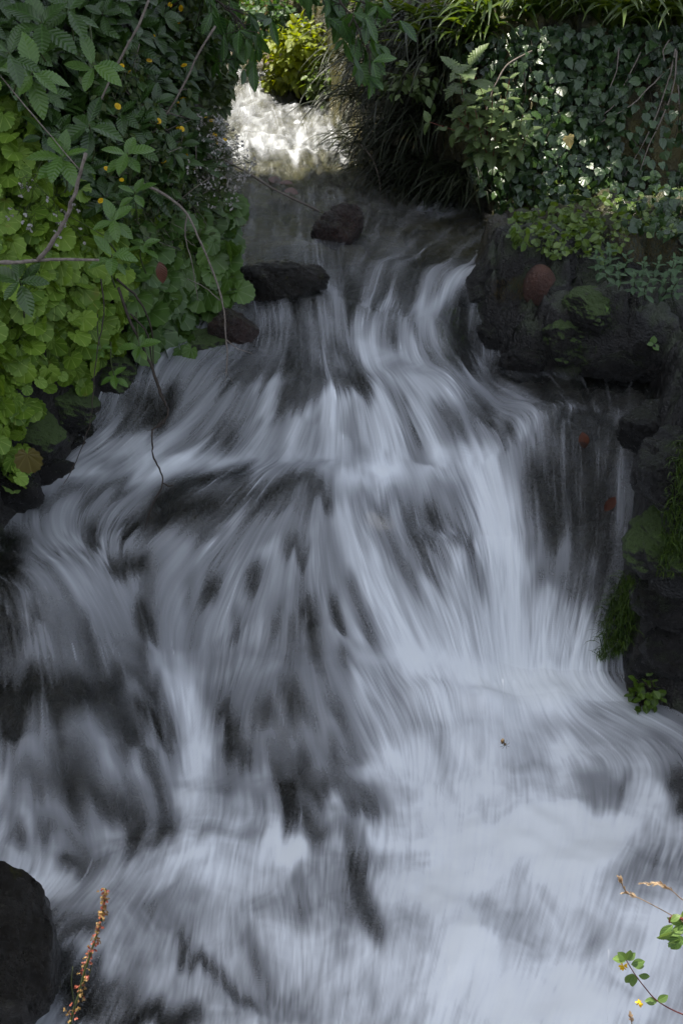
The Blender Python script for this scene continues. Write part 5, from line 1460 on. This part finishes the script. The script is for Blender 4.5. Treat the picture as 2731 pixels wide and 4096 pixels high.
strands("hanging_moss", ((1290,800),(1370,790),(1360,860),(1310,870)), 110, (.025, .05), M["mossleaf"], "thin grassy moss on the dark ledge face", None, off=(.0, .03))
strands("hanging_moss", ((1345,680),(1420,690),(1410,770),(1350,770)), 300, (.012, .028), M["mossleaf"], "short green moss on the ledge face under the flat stone", None, off=(.0, .03), wd=1.5)
strands("moss_cushion", ((1130,650),(1200,640),(1200,690),(1135,700)), 220, (.02, .05), M["brownmoss"], "wisp of dry brown moss on the ledge stone left of the cobble", 4.5, off=(.0, .04))
strands("moss_cushion", ((778,480),(830,500),(845,550),(800,548)), 170, (.018, .04), M["mossleaf"], "green moss on the right shoulder of the midstream boulder", 5.6, off=(.0, .04), wd=1.4)
bush("water_edge_plant", gnd(1482, 1598, .06), (.055, .05, .085), 75, "round", (.020, .036), M["creeper"], "small round leaved plant at the foot of the wet wall over the foam", 18, "plant", col=np.full(75, .15))
for (px, py, d, lab) in [(1378, 712, 4.28, "tiny green seedling on the dark ledge face"), (1500, 790, 4.18, "second tiny seedling lower on the dark ledge face")]:
    L = Leaves(); whorl(L, None, gnd(px, py, .03), (0, -.8, .5), 5, .032, .6, "round"); tb = Tubes().add([at(px, py, d), at(px, py + 14, d + .08)], .0012, .001, 4)
    plant("seedling", at(px, py, d), lab, "plant", [("leaves", L, M["freshshrub"]), ("stem", tb, M["stem"])])


# --- single dead leaves
def dead_leaf(px, py, d, tip, nrm, size, lab, mat="dryleaf", wd=1.0, rnd=.2):
    L = Leaves().add("smooth", [at(px, py, d)], [tip], [nrm], size, rnd, wd)
    tag(L.build("fallen_leaf", M[mat]), lab, "leaf")


M["redleaf"] = leaf_mat("red_brown_leaf", (.085, .028, .014), (.13, .045, .022), 'pinnate', (.10, .03, .015), .35, .15, .5)
s_ = wat(1340, 1000); dead_leaf(1336, 992, s_[1] - .02, (.25, -.3, -1), (0, -.9, .3), .062, "orange brown leaf stuck to the dark rock high in the thin fall", "redleaf", 1.1, .8)
s_ = wat(1395, 1160); dead_leaf(1412, 1140, s_[1] - .02, (-.55, -.3, -.9), (0, -.9, .3), .062, "dark red leaf washed by the thin fall below the first one", "redleaf", 1.0, .1)
s_ = wat(1480, 1015); dead_leaf(1512, 1008, s_[1] - .02, (-1, -.2, -.25), (0, -.8, .5), .06, "half sunken red leaf at the top right of the thin fall", "redleaf", .8, .0)
dead_leaf(684, 628, 4.62, (.1, -.2, -1), (.2, -1, .2), .035, "small orange leaf standing on the black overflowed boulder", "dryleaf", 1.3, .9)
dead_leaf(366, 600, 3.75, (.2, -.2, -1), (.3, -.9, .2), .075, "curled brown dead leaf hanging among the dark scalloped leaves", "redleaf", .8, .2)
for k, (px, py, lab) in enumerate([(615, 412, "dark wet leaf in a small clump stranded upstream"), (640, 420, "middle dead leaf of the stranded clump upstream"), (652, 438, "last dead leaf of the stranded clump by the midstream")]):
    s_ = wat(px, py); dead_leaf(px, py, s_[1] - .03, (.8, -.3, .1), (.2, -.4, .9), .08, lab, "redleaf", 1.2, .1 * k)

# --- spider on its thread in front of the pool
sp = at(1157, 1706, 1.25)
bm = bmesh.new()
def blob(bm, c_, r, seg=14):
    m = Matrix.Translation(c_) @ Matrix.Diagonal((*r, 1))
    bmesh.ops.create_uvsphere(bm, u_segments=seg, v_segments=10, radius=1.0, matrix=m)
blob(bm, (-.0022, 0, .0030), (.0026, .0026, .0042)); blob(bm, (.0012, -.0004, -.0022), (.0017, .0016, .0021)); blob(bm, (.0002, -.0001, -.0004), (.0009, .0009, .0012), 8)
me = bpy.data.meshes.new("body"); bm.to_mesh(me); bm.free()
for q_ in me.polygons: q_.use_smooth = True
bb = NB("spider_skin"); nb1 = bb.noise(900, 2, .5); me.materials.append(bb.done(bb.bsdf(bb.ramp(nb1, [(.4, (.018, .012, .008)), (.62, (.16, .10, .04))]), .4)))
root = empty("spider", sp, "small brown spider hanging in mid air in front of the foam", "spider")
bo = bpy.data.objects.new("body", me); COL.objects.link(bo); bo.parent = root
for k in range(8):
    sg = 1 if k % 2 else -1; r_ = k // 2
    a = np.array([.0012, 0, -.0022]); ang = [1.15, .4, -.45, -1.05][r_]
    kn = a + np.array([sg * .0040 * math.cos(ang), -.0022, .0044 * math.sin(ang)]); en = a + np.array([sg * .0072 * math.cos(ang * 1.1), .0004, .0085 * math.sin(ang * 1.05) - .001])
    tb = Tubes().add(np.array([a, kn, en]) + sp, .00036, .0002, 5); tb.build("leg", M["darkwood"], root)
bb = NB("spider_silk"); M["silk"] = bb.done(bb.bsdf((.7, .72, .76), .3))
for (a, c_, lab) in [((1157, 1690), (1154, 1560), "thread of silk from which the spider hangs"), ((1397, 2180), (1393, 2352), "pale silk thread hanging near the clover at the bottom right"),
                     ((1029, 2220), (1027, 2300), "short silk thread low over the pool"),]:
    d = 1.25 if a[1] > 1610 else (2.3 if a[0] < 600 else 4.05)
    stick("silk_thread", [at(*a, d), (at(*a, d) + at(*c_, d)) / 2 - [0, 0, .003], at(*c_, d)], .00018 if d < 2 else .0004, .00015 if d < 2 else .0003, M["silk"], lab, "silk thread", 0, sides=4)

# --- near plants at the bottom corners
M["sorrelred"] = leaf_mat("sorrel_fruit", (.22, .07, .04), (.40, .12, .08), 'none', None, .5, .3, .3)
M["sorrelgold"] = leaf_mat("sorrel_calyx", (.24, .15, .055), (.40, .27, .11), 'none', None, .5, .3, .3)
sd = 1.42
root_pts = path([(150, 2420), (165, 2340), (185, 2270), (205, 2200), (225, 2140), (238, 2090), (243, 2040)], sd)
tb = Tubes().add(root_pts, .0030, .0010, 7, .0004)
tb.add(path([(190, 2265), (205, 2240), (212, 2215)], sd), .0012, .0008, 5).add(path([(172, 2310), (165, 2260), (168, 2220)], sd - .01), .0012, .0007, 5)
rp = np.array(root_pts); L1 = Leaves(); L2 = Leaves()
for k in range(150):
    t = .16 + .84 * rng.random() ** .85; f_ = t * (len(rp) - 1); i_ = min(int(f_), len(rp) - 2)
    p = rp[i_] + (rp[i_ + 1] - rp[i_]) * (f_ - i_)
    cl = .5 + .5 * math.sin(t * 34)
    p = p + rng.normal(0, 1, 3) * [.0065, .0065, .003] * (1.15 - .75 * t) * (.5 + cl)
    tgt = L1 if rng.random() < .45 else L2
    for _ in range(4):
        tgt.add("round", [p], [unit(rng.normal(0, 1, 3) + [0, 0, -.6])], [unit(rng.normal(0, 1, 3))], rng.uniform(.0034, .0056), rng.random())
plant("sorrel_spike", rp[0], "tall sorrel spike with red and gold seeds in front of the pool at lower left", "plant", [("stem", tb, M["stem"]), ("red_seeds", L1, M["sorrelred"]), ("golden_seeds", L2, M["sorrelgold"])])

M["straw"] = leaf_mat("dry_grass_head", (.40, .29, .18), (.58, .45, .30), 'none', None, .5, .35, .3)
def grass_head(pts, d, lab, head=.45, n_=26):
    gp = np.array(path(pts, d)); tb = Tubes().add(gp, .0009, .0006, 5); L = Leaves()
    for k in range(n_):
        t = 1 - head * rng.random(); f_ = t * (len(gp) - 1); i_ = min(int(f_), len(gp) - 2)
        p = gp[i_] + (gp[i_ + 1] - gp[i_]) * (f_ - i_); ax = unit(gp[i_ + 1] - gp[i_])
        L.add("petal", [p], [unit(ax + rng.normal(0, .22, 3))], [rng.normal(0, 1, 3)], rng.uniform(.008, .013), rng.random(), 1.0)
    plant("grass_head", gp[0], lab, "grass", [("stem", tb, M["straw"]), ("spikelets", L, M["straw"])])
grass_head([(1640, 2165), (1568, 2118), (1510, 2085), (1465, 2062), (1438, 2050), (1420, 2015)], 1.22, "dry grass head with drooping tip over the pool at lower right", .38)
grass_head([(1640, 2120), (1568, 2068), (1545, 2048), (1520, 2032), (1480, 2028)], 1.22, "dry grass head nodding at the right edge above the other", .5)
grass_head([(1460, 2420), (1450, 2352), (1446, 2335)], 1.18, "tip of a dry grass head at the bottom edge", .4, 10)
cp = path([(1640, 2345), (1568, 2330), (1510, 2300), (1480, 2268), (1455, 2235), (1437, 2205)], 1.2)
tb = Tubes().add(cp, .0011, .0008, 6); L = Leaves(); F1 = Leaves()
for (px, py, tips) in [(1437, 2205, [(-1, 0, 1.1), (-.9, 0, .2), (.7, 0, .8), (.2, 0, 1.2)]), (1448, 2215, [(1, 0, .3), (1, 0, -.1)]), (1452, 2236, [(-.5, -.2, -.9), (.1, -.3, -1)]), (1465, 2240, [(1, 0, -.15)]), (1508, 2300, [(.7, 0, .6), (-.9, 0, .05)])]:
    for t_ in tips: L.add("round", [at(px, py, 1.2)], [unit(t_)], [unit(np.array([.1, -.8, .6]) + rng.normal(0, .25, 3))], rng.uniform(.017, .023), rng.uniform(.2, 1), .8)
for (px, py) in [(1430, 2218), (1468, 2302)]:
    for _ in range(12): F1.add("petal", [at(px, py, 1.2)], [unit(rng.normal(0, 1, 3) + [0, 0, -.4])], [rng.normal(0, 1, 3)], .0075, rng.random(), 1.3)
M["cloverleaf"] = leaf_mat("clover_leaf", (.075, .150, .035), (.150, .230, .060), 'pinnate', None, .4, .35, .4)
plant("yellow_clover", cp[0], "small clover with a yellow flower leaning in from the lower right corner", "plant", [("stem", tb, M["redstem"]), ("leaves", L, M["cloverleaf"]), ("flowers", F1, M["yellow_petal"])])
L = Leaves(); tb = Tubes().add(path([(1640, 2190), (1590, 2140), (1545, 2100)], 1.22), .0014, .001, 5)
for k in range(16):
    p = at(1555 + rng.uniform(-12, 60), 2132 + rng.uniform(-48, 42), 1.22 + rng.uniform(-.02, .02))
    L.add("shrub", [p], [unit(np.array([-.6, -.1, -.5]) + rng.normal(0, .4, 3))], [unit(np.array([0, -.8, .5]) + rng.normal(0, .3, 3))], rng.uniform(.018, .03), rng.random(), 1.1)
plant("lime_leaf_sprig", at(1600, 2150, 1.22), "lime green leafy sprig poking in at the lower right edge", "plant", [("leaves", L, M["cloverleaf"]), ("stem", tb, M["stem"])])
stick("curled_dry_leaf", path([(1568, 2112), (1548, 2104), (1538, 2108), (1536, 2118), (1546, 2116)], 1.21), .0022, .0006, M["redstem"], "dark curled dry leaf between the grass heads at the right edge", "leaf", .0004)
